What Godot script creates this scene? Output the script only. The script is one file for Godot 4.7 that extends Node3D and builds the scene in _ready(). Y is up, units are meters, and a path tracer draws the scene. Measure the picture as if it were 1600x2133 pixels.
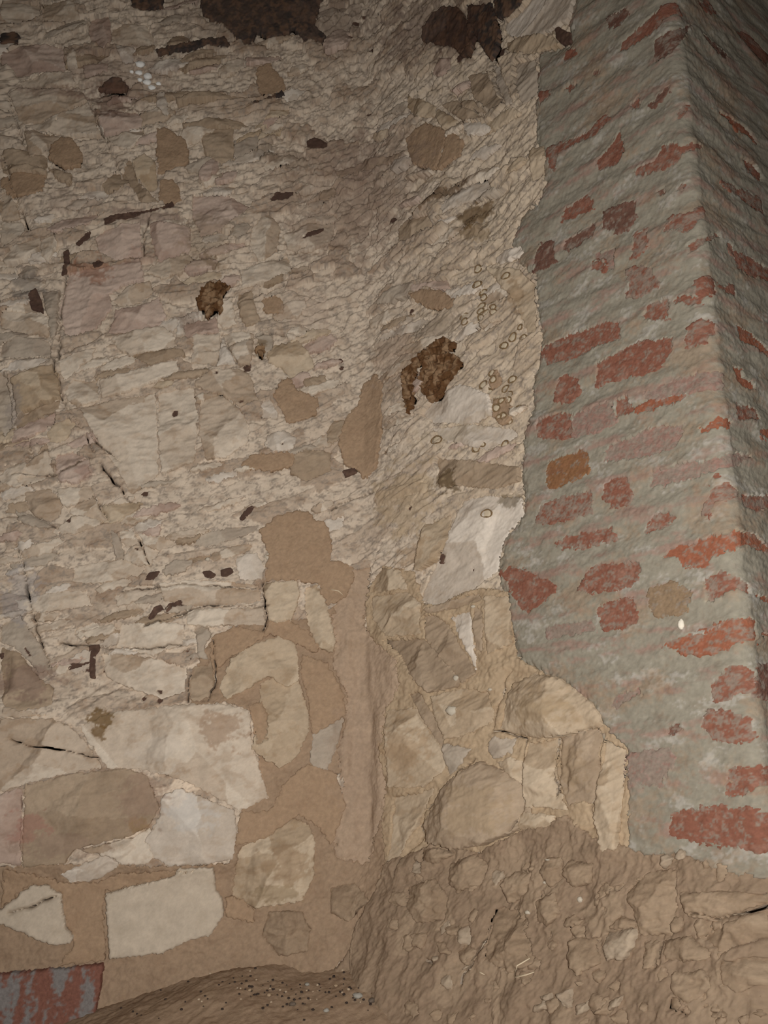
extends Node3D
# A flash-lit cellar corner: hewn marl rock with clay-filled joints, and a brick pier smeared with mortar.
# The rock and the pier share one plan line (metres, x and depth). A place on the wall is (along, up):
# along = metres along that line from the inner corner, up = height. Outlines below are in millimetres.
const RES := 0.0025
const CAM_H := 0.45
const KINDS := ["cream", "pink", "white", "grey", "tan", "buff", "cut", "clay", "dust", "earth", "earthlight", "rubble", "rubstone", "rubpale", "soot", "rust", "flint", "paint", "mortar", "red", "dark", "orange", "pale", "yellow", "buffb", "rock"]
# sRGB colour, second colour that it is mottled with
const TONES := {
	"rock": [174, 156, 134, 142, 121, 100],
	"cream": [178, 162, 141, 148, 128, 106],
	"pink": [166, 145, 127, 146, 123, 106],
	"white": [180, 166, 148, 158, 142, 123],
	"grey": [152, 137, 118, 138, 122, 104],
	"tan": [146, 126, 103, 130, 110, 88],
	"buff": [165, 146, 121, 142, 121, 96],
	"cut": [162, 146, 125, 152, 136, 115],
	"clay": [139, 114, 89, 131, 106, 82],
	"dust": [147, 124, 101, 138, 115, 92],
	"earth": [134, 111, 88, 124, 101, 79],
	"earthlight": [150, 128, 101, 136, 113, 87],
	"rubble": [124, 103, 82, 114, 95, 75],
	"rubstone": [136, 115, 92, 126, 105, 83],
	"rubpale": [146, 128, 106, 134, 115, 94],
	"soot": [56, 48, 43, 92, 70, 54],
	"rust": [82, 56, 34, 122, 96, 70],
	"flint": [72, 54, 44, 92, 70, 56],  # dark brown of the pockets and small holes in the rock
	"paint": [112, 74, 60, 112, 104, 97],
	"mortar": [127, 118, 101, 118, 106, 89],
	"red": [118, 76, 59, 130, 96, 79],
	"dark": [98, 69, 56, 112, 82, 67],
	"orange": [130, 79, 57, 124, 88, 70],
	"pale": [130, 100, 86, 138, 118, 105],
	"yellow": [120, 84, 56, 110, 74, 52],
	"buffb": [124, 102, 78, 112, 88, 66],
}
const PLAN := [-1950, 1940, -848, 2029, -844, 2030, -840, 2030, -836, 2030, -832, 2031, -74, 2117, -67, 2117, -60, 2117, -53, 2116, -47, 2115, -40, 2112, -34, 2109, -28, 2106, -22, 2102, 257, 1881, 269, 1871, 281, 1860, 292, 1848, 596, 1515, 599, 1512, 603, 1510, 607, 1509, 611, 1508, 615, 1508, 619, 1509, 623, 1510, 626, 1513, 1632, 2303]
const PIECES := [
	["stone", "L", "tan", 20, [-539, 2262, -455, 2285, -336, 2292, -327, 2282, -441, 2264, -532, 2252]],
	["stone", "L", "tan", 20, [-517, 2178, -451, 2200, -359, 2209, -330, 2191, -436, 2173, -508, 2171]],
	["stone", "B", "tan", 20, [-89, 2064, -3, 2100, 122, 2074, 125, 2060, 18, 2071, -82, 2046]],
	["stone", "L", "tan", 20, [-979, 2008, -905, 2007, -859, 1998, -865, 1988, -928, 1991, -977, 1991]],
	["iron_crust", "L", "rust", 9, [-423, 1687, -373, 1693, -360, 1677, -379, 1655, -377, 1613, -383, 1597, -391, 1612, -404, 1604, -413, 1578, -422, 1603, -438, 1609, -446, 1636, -434, 1665]],
	["iron_crust", "B", "rust", 9, [122, 1420, 167, 1443, 219, 1472, 250, 1474, 285, 1446, 276, 1431, 249, 1435, 199, 1426, 170, 1418, 157, 1377, 163, 1360, 154, 1313, 140, 1304, 127, 1344]],
	["iron_crust", "B", "rust", 9, [192, 1429, 249, 1433, 292, 1411, 299, 1386, 276, 1365, 251, 1342, 237, 1314, 206, 1317, 183, 1346, 178, 1384]],
	["iron_crust", "L", "rust", 9, [-287, 1503, -270, 1518, -261, 1497, -271, 1480]],
	["soot_patch", "L", "soot", 5, [-493, 2617, -325, 2691, -112, 2717, -148, 2626, -156, 2555, -120, 2524, -151, 2506, -190, 2512, -220, 2544, -249, 2520, -287, 2498, -324, 2522, -341, 2470, -356, 2461, -389, 2497, -418, 2528, -457, 2541, -486, 2573]],
	["soot_patch", "L", "soot", 5, [-701, 2628, -597, 2640, -596, 2584, -635, 2561, -682, 2567]],
	["soot_patch", "B", "soot", 5, [197, 2443, 230, 2476, 271, 2480, 322, 2437, 342, 2385, 351, 2300, 324, 2286, 291, 2329, 196, 2404]],
	["soot_patch", "B", "soot", 5, [348, 2430, 424, 2385, 438, 2309, 443, 2271, 435, 2227, 411, 2214, 381, 2286, 348, 2377]],
	["soot_patch", "B", "soot", 5, [433, 2406, 532, 2329, 480, 2311, 447, 2315, 432, 2354]],
	["soot_patch", "L", "soot", 5, [-751, 2275, -728, 2310, -702, 2322, -679, 2299, -669, 2277, -706, 2275, -736, 2269]],
	["soot_patch", "L", "soot", 5, [-609, 2425, -507, 2465, -416, 2494, -393, 2456, -452, 2456, -506, 2440, -595, 2413]],
	["soot_patch", "L", "soot", 5, [-1035, 2439, -998, 2452, -980, 2433, -985, 2413, -1031, 2406]],
	["soot_patch", "L", "soot", 5, [-335, 2273, -302, 2283, -245, 2320, -237, 2307, -279, 2283, -319, 2263]],
	["soot_patch", "B", "soot", 5, [335, 2373, 360, 2368, 367, 2310, 347, 2265, 323, 2276, 318, 2308, 340, 2320]],
	["flint_nodule", "L", "flint", 3, [-170, 2156, -150, 2170, -111, 2155, -115, 2137, -143, 2131, -167, 2135]],  # from here, dark brown pieces at the pockets in the rock
	["flint_nodule", "L", "flint", 3, [-268, 1959, -250, 1982, -206, 1987, -200, 1972, -231, 1958, -260, 1952]],
	["flint_nodule", "L", "flint", 3, [-179, 1841, -163, 1863, -119, 1878, -147, 1855, -172, 1838]],
	["flint_nodule", "L", "flint", 3, [-307, 1050, -285, 1082, -272, 1087, -282, 1066, -301, 1047]],
	["flint_nodule", "L", "flint", 3, [-524, 890, -512, 908, -490, 913, -502, 892]],
	["flint_nodule", "L", "flint", 3, [-387, 914, -372, 917, -359, 908, -368, 898, -382, 905]],
	["flint_nodule", "L", "flint", 3, [-344, 918, -324, 926, -317, 918, -330, 907, -343, 907]],
	["flint_nodule", "L", "flint", 3, [-505, 801, -495, 826, -481, 831, -473, 821, -487, 817, -496, 799]],
	["flint_nodule", "L", "flint", 3, [-470, 818, -462, 836, -434, 847, -428, 832, -451, 827, -463, 814]],
	["flint_nodule", "L", "flint", 3, [-633, 734, -614, 737, -613, 726, -622, 710, -617, 662, -624, 662, -630, 697]],
	["flint_nodule", "L", "flint", 3, [-680, 688, -663, 694, -634, 699, -631, 693, -658, 686, -677, 681]],
	["flint_nodule", "L", "flint", 3, [-716, 1729, -703, 1738, -691, 1733, -701, 1721, -713, 1719]],
	["flint_nodule", "L", "flint", 3, [-792, 1756, -783, 1763, -778, 1737, -781, 1700, -790, 1688, -789, 1725]],
	["flint_nodule", "L", "flint", 3, [-763, 1784, -744, 1817, -733, 1821, -733, 1807, -751, 1788, -758, 1779]],
	["flint_nodule", "L", "flint", 3, [-701, 1862, -673, 1879, -599, 1896, -550, 1914, -528, 1929, -522, 1911, -562, 1899, -603, 1885, -660, 1868, -695, 1847]],
	["flint_nodule", "L", "flint", 3, [-870, 1631, -853, 1646, -837, 1613, -829, 1583, -856, 1590]],
	["flint_nodule", "L", "flint", 3, [-57, 1181, -28, 1193, -23, 1180, -50, 1169]],
	["flint_nodule", "L", "flint", 3, [-782, 734, -766, 721, -756, 708, -764, 706, -776, 719]],
	["flint_nodule", "L", "flint", 3, [-830, 712, -822, 714, -825, 703]],
	["flint_nodule", "B", "flint", 3, [614, 2173, 629, 2150, 655, 2118, 653, 2099, 629, 2111, 615, 2139]],
	["clay_patch", "L", "clay", 7, [-259, 1019, -220, 1058, -167, 1075, -137, 1073, -131, 1056, -96, 1044, -81, 995, -83, 952, -58, 950, -30, 935, -24, 910, -44, 863, -90, 839, -114, 892, -163, 900, -240, 896, -236, 965, -251, 1000]],
	["clay_patch", "B", "clay", 7, [-52, 1326, -21, 1364, -7, 1420, 30, 1442, 56, 1406, 48, 1277, 33, 1191, -5, 1161, -20, 1189, -49, 1196, -72, 1257]],
	["clay_patch", "L", "clay", 7, [-239, 1375, -221, 1421, -196, 1432, -181, 1398, -150, 1386, -122, 1377, -126, 1334, -167, 1312, -199, 1304, -214, 1343]],
	["clay_patch", "L", "clay", 7, [-276, 1653, -239, 1665, -218, 1645, -220, 1614, -269, 1613]],
	["clay_patch", "B", "clay", 7, [137, 2106, 161, 2127, 202, 2133, 249, 2088, 270, 2065, 263, 2030, 241, 1996, 230, 1972, 160, 2018, 141, 2073]],
	["clay_patch", "B", "clay", 7, [272, 2061, 294, 2053, 315, 2017, 310, 1974, 277, 1979, 241, 1964, 235, 1973, 254, 2008]],
	["clay_patch", "L", "clay", 7, [-862, 2081, -837, 2109, -806, 2111, -792, 2089, -772, 2059, -779, 2027, -804, 2013, -835, 2023, -861, 2044]],
	["clay_patch", "L", "clay", 7, [-978, 1967, -944, 1994, -895, 1998, -862, 1991, -869, 1938, -899, 1922, -946, 1920, -976, 1947]],
	["clay_patch", "L", "clay", 7, [-584, 2162, -559, 2166, -505, 2131, -488, 2064, -532, 2034, -567, 2012, -579, 2077]],
	["clay_patch", "L", "clay", 7, [-563, 1997, -533, 2001, -512, 1979, -506, 1937, -537, 1919, -564, 1932]],
	["clay_patch", "L", "clay", 7, [-228, 797, -183, 804, -136, 781, -106, 742, -117, 725, -158, 747, -204, 765, -237, 769]],
	["clay_patch", "L", "clay", 7, [-359, 761, -306, 785, -237, 776, -225, 768, -270, 739, -324, 705, -345, 683, -348, 655, -360, 720]],
	["clay_patch", "L", "clay", 7, [-145, 724, -89, 703, -48, 636, -42, 582, -119, 538, -132, 625, -150, 680]],
	["clay_patch", "L", "clay", 7, [-171, 443, -128, 475, -62, 454, -40, 381, -71, 300, -103, 340, -147, 366, -209, 321, -283, 299, -274, 373, -211, 372]],
	["clay_patch", "L", "clay", 7, [-264, 602, -237, 613, -220, 581, -218, 523, -244, 512, -256, 570]],
	["clay_patch", "L", "clay", 7, [-768, 259, -711, 248, -642, 231, -568, 230, -533, 246, -423, 252, -351, 254, -326, 256, -407, 244, -442, 233, -552, 211, -554, 172, -540, 79, -634, 72, -609, 104, -610, 127, -625, 140, -644, 207, -672, 226, -711, 226, -764, 184]],
	["clay_patch", "B", "clay", 7, [137, 1636, 186, 1634, 246, 1606, 281, 1566, 273, 1548, 202, 1573, 168, 1605]],
	["clay_patch", "L", "clay", 7, [-320, 2394, -285, 2414, -242, 2358, -235, 2326, -301, 2286, -318, 2344]],
	["clay_patch", "L", "clay", 7, [-298, 196, -267, 196, -235, 171, -236, 146, -296, 158]],
	["clay_patch", "B", "clay", 7, [376, 1339, 393, 1349, 402, 1319, 396, 1302, 378, 1300, 373, 1316]],
	["clay_patch", "B", "clay", 7, [384, 1277, 419, 1267, 432, 1239, 422, 1208, 395, 1210, 377, 1233, 373, 1260]],
	["clay_patch", "L", "clay", 7, [-313, 1190, -278, 1218, -196, 1228, -176, 1221, -181, 1190, -240, 1174, -288, 1179]],
	["clay_fill", "B", "dust", 5, [-45, 922, 17, 942, 11, 864, -3, 806, 25, 759, 90, 709, 104, 653, 62, 591, 48, 506, 62, 413, 36, 311, 14, 261, -60, 270, -72, 361, -45, 422, -63, 506, -42, 571, -42, 626, -77, 703, -68, 750, -80, 795, -69, 852]],
	["stone", "L", "cream", 10, [-1047, 2554, -940, 2564, -930, 2510, -986, 2478, -1009, 2476, -1041, 2504]],
	["stone", "L", "cream", 10, [-932, 2561, -850, 2571, -824, 2513, -842, 2495, -908, 2486, -927, 2510]],
	["stone", "L", "cream", 10, [-733, 2481, -698, 2505, -638, 2517, -618, 2477, -610, 2444, -639, 2432, -678, 2433, -727, 2439]],
	["stone", "L", "cream", 10, [-847, 2407, -827, 2401, -815, 2347, -826, 2330, -843, 2345]],
	["stone", "L", "cream", 10, [-964, 2287, -903, 2316, -826, 2322, -815, 2282, -897, 2260, -955, 2261]],
	["stone", "L", "cream", 10, [-989, 2245, -961, 2260, -794, 2264, -779, 2237, -863, 2183, -899, 2157, -952, 2156, -969, 2199]],
	["stone", "L", "cream", 10, [-955, 2151, -923, 2149, -862, 2173, -774, 2235, -741, 2154, -732, 2126, -832, 2122, -921, 2132]],
	["stone", "L", "cream", 10, [-936, 2128, -831, 2116, -817, 2100, -843, 2106, -865, 2081, -910, 2033, -922, 2078]],
	["stone", "L", "cream", 10, [-718, 2122, -621, 2162, -617, 2142, -651, 2084, -690, 2096]],
	["stone", "L", "cream", 10, [-973, 1934, -950, 1925, -928, 1890, -915, 1854, -963, 1848]],
	["stone", "L", "cream", 10, [-963, 1844, -912, 1848, -896, 1812, -952, 1751]],
	["stone", "L", "cream", 10, [-943, 1729, -929, 1767, -860, 1799, -852, 1778, -889, 1726, -935, 1713]],
	["stone", "L", "cream", 10, [-856, 1785, -825, 1815, -815, 1787, -828, 1722, -849, 1743]],
	["stone", "L", "cream", 10, [-657, 1627, -629, 1664, -568, 1684, -558, 1656, -602, 1618, -642, 1608]],
	["stone", "L", "cream", 10, [-653, 1518, -619, 1534, -525, 1557, -494, 1529, -487, 1499, -567, 1480, -602, 1475, -627, 1483]],
	["stone", "L", "cream", 10, [-932, 1584, -830, 1575, -812, 1563, -806, 1517, -889, 1520, -926, 1532]],
	["stone", "L", "cream", 10, [-776, 1450, -689, 1490, -695, 1457, -727, 1422, -758, 1394, -769, 1420]],
	["stone", "L", "cream", 10, [-755, 1367, -737, 1400, -678, 1397, -667, 1347, -718, 1325, -743, 1343]],
	["stone", "L", "cream", 10, [-671, 1399, -564, 1437, -483, 1469, -478, 1435, -560, 1391, -633, 1359, -662, 1352]],
	["stone", "L", "cream", 10, [-710, 1318, -633, 1350, -533, 1373, -522, 1289, -508, 1158, -570, 1103, -612, 1172, -658, 1233]],
	["stone", "L", "cream", 10, [-527, 1375, -440, 1398, -423, 1320, -424, 1192, -503, 1158, -519, 1290]],
	["stone", "L", "cream", 10, [-374, 1548, -330, 1563, -292, 1555, -299, 1465, -331, 1461, -345, 1490, -365, 1530]],
	["stone", "L", "cream", 10, [-451, 1544, -382, 1552, -377, 1508, -387, 1460, -446, 1464]],
	["stone", "L", "cream", 10, [-421, 1358, -370, 1380, -319, 1337, -292, 1287, -298, 1248, -349, 1208, -395, 1200, -419, 1269]],
	["stone", "L", "cream", 10, [-436, 1410, -397, 1440, -325, 1450, -300, 1444, -286, 1392, -274, 1366, -320, 1344, -345, 1363, -393, 1380, -435, 1398]],
	["stone", "L", "cream", 10, [-382, 1630, -356, 1653, -340, 1577, -377, 1566, -390, 1590]],
	["stone", "L", "cream", 10, [-844, 1127, -816, 1176, -782, 1227, -755, 1148, -777, 1129, -820, 1115]],
	["stone", "L", "cream", 10, [-821, 1101, -764, 1111, -728, 1082, -735, 1040, -761, 1022, -808, 1056]],
	["stone", "L", "cream", 10, [-744, 1108, -665, 1121, -655, 1092, -715, 1065, -729, 1070]],
	["stone", "L", "cream", 10, [-656, 1097, -618, 1038, -625, 1031, -702, 1047, -715, 1059]],
	["stone", "L", "cream", 10, [-748, 1003, -702, 1041, -641, 1047, -636, 1026, -687, 1000, -736, 997]],
	["stone", "L", "cream", 10, [-593, 1009, -557, 1014, -547, 981, -571, 969, -586, 986]],
	["stone", "L", "cream", 10, [-543, 1005, -486, 997, -451, 984, -495, 965, -529, 976]],
	["stone", "L", "cream", 10, [-810, 836, -748, 855, -652, 865, -638, 829, -744, 810, -796, 812]],
	["stone", "L", "cream", 10, [-690, 919, -582, 945, -525, 923, -535, 904, -632, 880, -687, 884]],
	["stone", "L", "cream", 10, [-489, 883, -390, 897, -254, 889, -246, 849, -330, 833, -419, 831, -475, 844]],
	["stone", "L", "cream", 10, [-419, 824, -330, 826, -243, 835, -234, 791, -295, 790, -372, 783, -416, 788]],
	["stone", "L", "cream", 10, [-569, 785, -483, 792, -422, 788, -425, 743, -488, 715, -575, 730]],
	["stone", "L", "cream", 10, [-607, 718, -575, 721, -477, 707, -410, 688, -412, 633, -458, 616, -514, 632, -591, 664]],
	["stone", "L", "cream", 10, [-228, 1853, -164, 1896, -86, 1909, -98, 1841, -162, 1806, -213, 1810]],
	["stone", "L", "cream", 10, [-312, 1869, -269, 1918, -235, 1875, -245, 1800, -289, 1768, -316, 1810]],
	["stone", "L", "cream", 10, [-338, 1735, -263, 1770, -213, 1795, -199, 1745, -261, 1705, -329, 1679]],
	["stone", "L", "pink", 9, [-797, 2508, -780, 2528, -747, 2531, -734, 2499, -732, 2440, -750, 2413, -784, 2434, -798, 2474]],
	["stone", "L", "pink", 9, [-972, 2410, -908, 2423, -858, 2411, -844, 2338, -891, 2321, -977, 2303, -988, 2327, -1022, 2337, -1027, 2381]],
	["stone", "L", "pink", 9, [-800, 2354, -733, 2368, -734, 2338, -793, 2316]],
	["stone", "L", "pink", 9, [-744, 2208, -642, 2213, -623, 2190, -628, 2157, -725, 2133, -741, 2170]],
	["stone", "L", "pink", 9, [-721, 1809, -699, 1833, -608, 1862, -594, 1761, -660, 1742, -705, 1767]],
	["stone", "L", "pink", 9, [-778, 1705, -707, 1716, -600, 1752, -583, 1690, -642, 1672, -669, 1642, -659, 1602, -691, 1545, -748, 1514, -771, 1526, -789, 1593, -785, 1649]],
	["stone", "L", "pink", 9, [-661, 1533, -648, 1595, -578, 1618, -541, 1644, -521, 1590, -531, 1561, -619, 1536]],
	["stone", "L", "pink", 9, [-477, 1570, -393, 1596, -385, 1556, -462, 1526, -474, 1544]],
	["stone", "L", "pink", 9, [-859, 1255, -769, 1315, -765, 1279, -812, 1245, -864, 1225]],
	["stone", "L", "pink", 9, [-760, 1198, -718, 1208, -676, 1189, -674, 1152, -699, 1126, -742, 1128, -754, 1161]],
	["stone", "L", "pink", 9, [-583, 1864, -476, 1857, -468, 1785, -550, 1743, -574, 1806]],
	["stone", "L", "pink", 9, [-476, 1962, -387, 1969, -321, 1929, -394, 1849, -443, 1830, -475, 1902]],
	["stone", "B", "pink", 9, [222, 2282, 246, 2316, 285, 2301, 284, 2262, 245, 2259]],
	["stone", "B", "pink", 9, [145, 1660, 254, 1639, 261, 1606, 188, 1637, 151, 1638]],
	["stone", "L", "white", 9, [-722, 2429, -689, 2433, -660, 2423, -668, 2380, -687, 2370]],
	["stone", "L", "white", 9, [-598, 2281, -572, 2291, -554, 2204, -562, 2195, -587, 2225]],
	["stone", "L", "white", 9, [-488, 1583, -472, 1591, -457, 1545, -489, 1530]],
	["stone", "L", "white", 9, [-378, 1535, -366, 1529, -337, 1464, -386, 1460]],
	["stone", "L", "white", 9, [-267, 1366, -246, 1375, -223, 1327, -225, 1317, -265, 1315]],
	["stone", "L", "white", 9, [-467, 1598, -430, 1608, -428, 1591, -459, 1578]],
	["stone", "L", "white", 9, [-251, 1270, -209, 1285, -173, 1267, -181, 1233, -232, 1228, -254, 1244]],
	["stone", "L", "white", 9, [-316, 952, -263, 966, -242, 931, -248, 898, -300, 900]],
	["stone", "L", "white", 9, [-647, 248, -593, 273, -553, 288, -527, 268, -532, 258, -573, 234, -626, 230]],
	["stone", "B", "white", 9, [452, 2308, 511, 2304, 543, 2315, 674, 2212, 655, 2158, 607, 2166, 564, 2180, 477, 2244, 449, 2290]],
	["stone", "B", "white", 9, [408, 2211, 442, 2180, 455, 2128, 474, 2041, 453, 2046, 438, 2089, 419, 2161]],
	["stone", "B", "white", 9, [314, 2075, 375, 2045, 406, 2007, 339, 2015, 325, 2040]],
	["stone", "B", "white", 9, [168, 1296, 212, 1328, 295, 1337, 371, 1289, 382, 1241, 319, 1233, 210, 1261]],
	["stone", "B", "white", 9, [199, 1252, 319, 1232, 423, 1195, 444, 1172, 355, 1160, 240, 1211]],
	["stone", "B", "white", 9, [287, 1052, 351, 1052, 441, 1028, 452, 988, 397, 945, 371, 876, 319, 848, 202, 815, 156, 836, 190, 899, 245, 970, 266, 1011]],
	["stone", "B", "white", 9, [236, 793, 302, 795, 307, 723, 310, 663, 282, 725]],
	["stone", "L", "buff", 30, [-879, 1385, -836, 1412, -787, 1434, -770, 1410, -759, 1346, -806, 1321, -841, 1302, -853, 1284]],
	["stone", "L", "grey", -14, [-929, 1422, -895, 1407, -870, 1302, -869, 1261, -879, 1231, -913, 1283]],  # recess left of the jutting block; its shadow is painted in as grey
	["stone", "L", "grey", 6, [-837, 1639, -793, 1648, -793, 1595, -785, 1527, -799, 1506, -811, 1566, -824, 1593]],
	["stone", "L", "grey", 6, [-921, 1482, -889, 1508, -806, 1504, -793, 1460, -847, 1447, -917, 1452]],
	["stone", "L", "grey", 6, [-293, 1555, -256, 1564, -241, 1546, -246, 1511, -262, 1492, -284, 1535]],
	["stone", "L", "grey", 6, [-611, 1010, -592, 1002, -577, 958, -572, 917, -585, 911, -597, 957]],
	["stone", "L", "grey", 6, [-837, 1054, -803, 1045, -745, 1023, -753, 1011, -799, 1016, -828, 1033]],
	["stone", "L", "grey", 6, [-396, 1010, -329, 1027, -260, 1036, -271, 1020, -338, 991, -383, 975, -418, 984]],
	["stone", "L", "grey", 6, [-837, 781, -797, 804, -772, 771, -736, 728, -715, 679, -741, 673, -788, 722, -833, 743]],
	["stone", "B", "grey", 6, [480, 2164, 551, 2128, 553, 2036, 537, 2018, 502, 2020, 484, 2097]],
	["stone", "L", "grey", 6, [-118, 537, -65, 591, -43, 614, -45, 570, -64, 506, -85, 459, -123, 476]],
	["stone", "B", "grey", 6, [329, 502, 353, 526, 401, 522, 393, 495, 351, 483]],
	["stone", "B", "grey", 6, [220, 518, 293, 503, 270, 474, 232, 445]],
	["stone", "L", "grey", 6, [-400, 789, -373, 794, -360, 767, -375, 739, -366, 706, -385, 709]],
	["stone", "L", "tan", 9, [-864, 1285, -761, 1344, -765, 1317, -837, 1264, -859, 1257]],
	["stone", "L", "tan", 9, [-607, 1474, -568, 1490, -472, 1495, -464, 1477, -552, 1449]],
	["stone", "L", "tan", 9, [-341, 1663, -304, 1679, -289, 1611, -275, 1591, -316, 1568, -333, 1608]],
	["stone", "L", "tan", 9, [-664, 2028, -656, 2067, -640, 2053, -629, 2001, -604, 1965, -558, 1924, -600, 1914, -634, 1955, -652, 1991]],
	["stone", "L", "tan", 9, [-405, 666, -394, 693, -367, 695, -352, 732, -346, 667, -356, 623, -393, 606, -406, 634]],
	["stone", "L", "tan", 9, [-830, 730, -787, 715, -739, 661, -705, 640, -701, 598, -775, 584, -809, 602]],
	["stone", "B", "tan", 9, [336, 2215, 395, 2193, 408, 2150, 447, 2058, 405, 2061, 362, 2111, 342, 2167]],
	["stone", "B", "tan", 9, [254, 2162, 297, 2154, 355, 2120, 390, 2066, 396, 2041, 353, 2056, 310, 2087]],
	["stone", "B", "tan", 9, [212, 1174, 341, 1133, 442, 1098, 443, 1066, 377, 1060, 288, 1088, 224, 1096]],  # shadow across the rock, painted as a darker tan piece
	["stone", "B", "tan", 9, [175, 810, 318, 837, 331, 815, 255, 805, 190, 801]],  # facet in shade, the shade put into its tan colour
	["stone", "B", "tan", 9, [170, 800, 203, 801, 242, 771, 310, 659, 276, 643, 175, 745]],
	["stone", "B", "tan", 9, [306, 801, 334, 803, 333, 731, 326, 697, 309, 713]],
	["stone", "B", "tan", 9, [49, 756, 161, 751, 200, 732, 273, 653, 262, 634, 185, 624, 133, 673, 92, 719]],
	["stone", "B", "tan", 9, [126, 626, 159, 629, 204, 565, 228, 526, 215, 504, 171, 566]],
	["stone", "L", "tan", 9, [-989, 2059, -914, 2061, -862, 2044, -871, 2013, -932, 1999, -982, 2006]],
	["stone", "L", "tan", 9, [-859, 2014, -798, 1995, -795, 1965, -832, 1978]],
	["stone", "B", "tan", 9, [515, 520, 599, 540, 609, 523, 590, 420, 577, 394, 562, 402, 523, 393, 500, 454]],
	["stone", "L", "tan", 9, [-195, 1215, -148, 1242, -88, 1232, -87, 1181, -146, 1153, -188, 1171]],
	["stone", "L", "tan", 9, [-462, 2149, -411, 2183, -378, 2186, -366, 2079, -418, 2067, -452, 2103]],
	["stone", "L", "buff", 12, [-639, 2048, -611, 2071, -578, 2049, -569, 1967, -590, 1958, -610, 1971, -629, 2000]],
	["stone", "L", "buff", 12, [-259, 1499, -236, 1521, -180, 1538, -148, 1507, -135, 1473, -165, 1445, -196, 1436, -221, 1462, -252, 1474]],
	["stone", "L", "buff", 12, [-242, 892, -163, 898, -156, 873, -161, 838, -187, 781, -227, 803, -243, 871]],
	["stone", "L", "buff", 12, [-144, 884, -117, 894, -93, 850, -68, 759, -74, 726, -112, 742, -136, 793, -143, 839]],
	["stone", "B", "buff", 12, [242, 2157, 304, 2086, 311, 2054, 259, 2081, 238, 2130]],
	["stone", "B", "buff", 12, [134, 2264, 237, 2168, 229, 2141, 166, 2169, 135, 2225]],
	["stone", "B", "buff", 12, [457, 2243, 509, 2227, 607, 2142, 626, 2107, 535, 2144, 463, 2202]],
	["stone", "B", "buff", 12, [521, 1873, 561, 1862, 565, 1820, 556, 1787, 523, 1786]],
	["stone", "B", "buff", 12, [375, 1620, 467, 1581, 513, 1516, 506, 1399, 480, 1410, 450, 1508]],
	["stone", "B", "buff", 12, [180, 1013, 249, 1024, 252, 968, 206, 918, 153, 903]],
	["stone", "B", "buff", 12, [20, 862, 123, 861, 164, 828, 166, 757, 67, 761, 23, 805]],
	["stone", "B", "buff", 12, [24, 909, 53, 928, 109, 910, 130, 867, 17, 870]],
	["stone", "B", "buff", 12, [340, 823, 403, 815, 401, 715, 341, 695]],
	["stone", "B", "buff", 12, [190, 616, 277, 632, 337, 619, 358, 559, 274, 528, 231, 524, 207, 565]],
	["stone", "B", "buff", 12, [66, 590, 171, 596, 222, 532, 225, 464, 171, 425, 74, 424]],
	["stone", "B", "buff", 12, [429, 513, 511, 520, 506, 472, 495, 445, 524, 384, 458, 391, 421, 390]],
	["stone", "B", "buff", 12, [611, 517, 660, 495, 642, 396, 626, 322, 596, 320, 581, 377, 593, 420]],
	["stone", "B", "buff", 12, [397, 371, 420, 380, 490, 375, 484, 357, 407, 345]],
	["stone", "B", "buff", 12, [357, 473, 389, 487, 420, 473, 418, 430, 387, 447]],
	["stone", "B", "buff", 12, [79, 404, 158, 415, 197, 425, 155, 356, 111, 287, 75, 266]],
	["stone", "L", "buff", 18, [-313, 709, -259, 744, -204, 765, -164, 751, -155, 712, -151, 667, -178, 646, -223, 672, -266, 644, -318, 616, -336, 643, -322, 676]],
	["stone", "L", "buff", 18, [-243, 655, -201, 677, -156, 667, -133, 613, -126, 548, -152, 490, -173, 475, -189, 465, -226, 486, -253, 506, -240, 568]],
	["T:boulder_mid", "T", "buff", 30, [-279, 266, -275, 295, -211, 338, -169, 362, -127, 352, -108, 312, -109, 234, -134, 188, -195, 179, -234, 175, -286, 198]],
	["T:boulder_corner", "T", "tan", 34, [174, 351, 225, 424, 316, 477, 367, 463, 434, 426, 432, 381, 404, 345, 329, 316, 261, 304, 231, 312, 188, 315]],
	["T:boulder_pier", "T", "buff", 34, [360, 536, 380, 595, 407, 632, 465, 647, 524, 633, 567, 603, 608, 565, 617, 538, 539, 523, 458, 521]],
	["T:cut_block", "T", "cut", 24, [-550, 210, -470, 228, -410, 242, -400, 258, -325, 259, -320, 212, -305, 197, -300, 160, -327, 124, -374, 115, -419, 94, -530, 83, -544, 173]],
	["T:cut_block_small", "T", "cut", 22, [-816, 178, -760, 181, -707, 226, -668, 227, -642, 206, -625, 142, -609, 128, -612, 115, -645, 112, -675, 120, -710, 135, -756, 153, -812, 151]],
	["T:red_block", "T", "paint", 22, [-816, 54, -743, 61, -564, 73, -543, 76, -544, 30, -551, -32, -549, -71, -794, -64]],
	["stone", "L", "cream", 22, [-795, 569, -770, 569, -699, 569, -657, 554, -618, 519, -577, 464, -657, 452, -734, 433, -782, 415, -838, 406, -859, 564]],
	["stone", "L", "cream", 22, [-635, 554, -568, 586, -392, 604, -306, 604, -263, 589, -255, 526, -236, 464, -213, 403, -274, 374, -347, 414, -412, 444, -485, 461, -567, 464, -610, 514]],
	["stone", "L", "white", 20, [-444, 404, -411, 423, -358, 403, -284, 373, -280, 324, -285, 276, -330, 267, -421, 263, -451, 278, -475, 316, -448, 364]],
	["stone", "L", "tan", 22, [-739, 429, -647, 452, -526, 463, -485, 454, -449, 384, -465, 346, -505, 326, -622, 298, -639, 270, -726, 262, -735, 366]],
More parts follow.
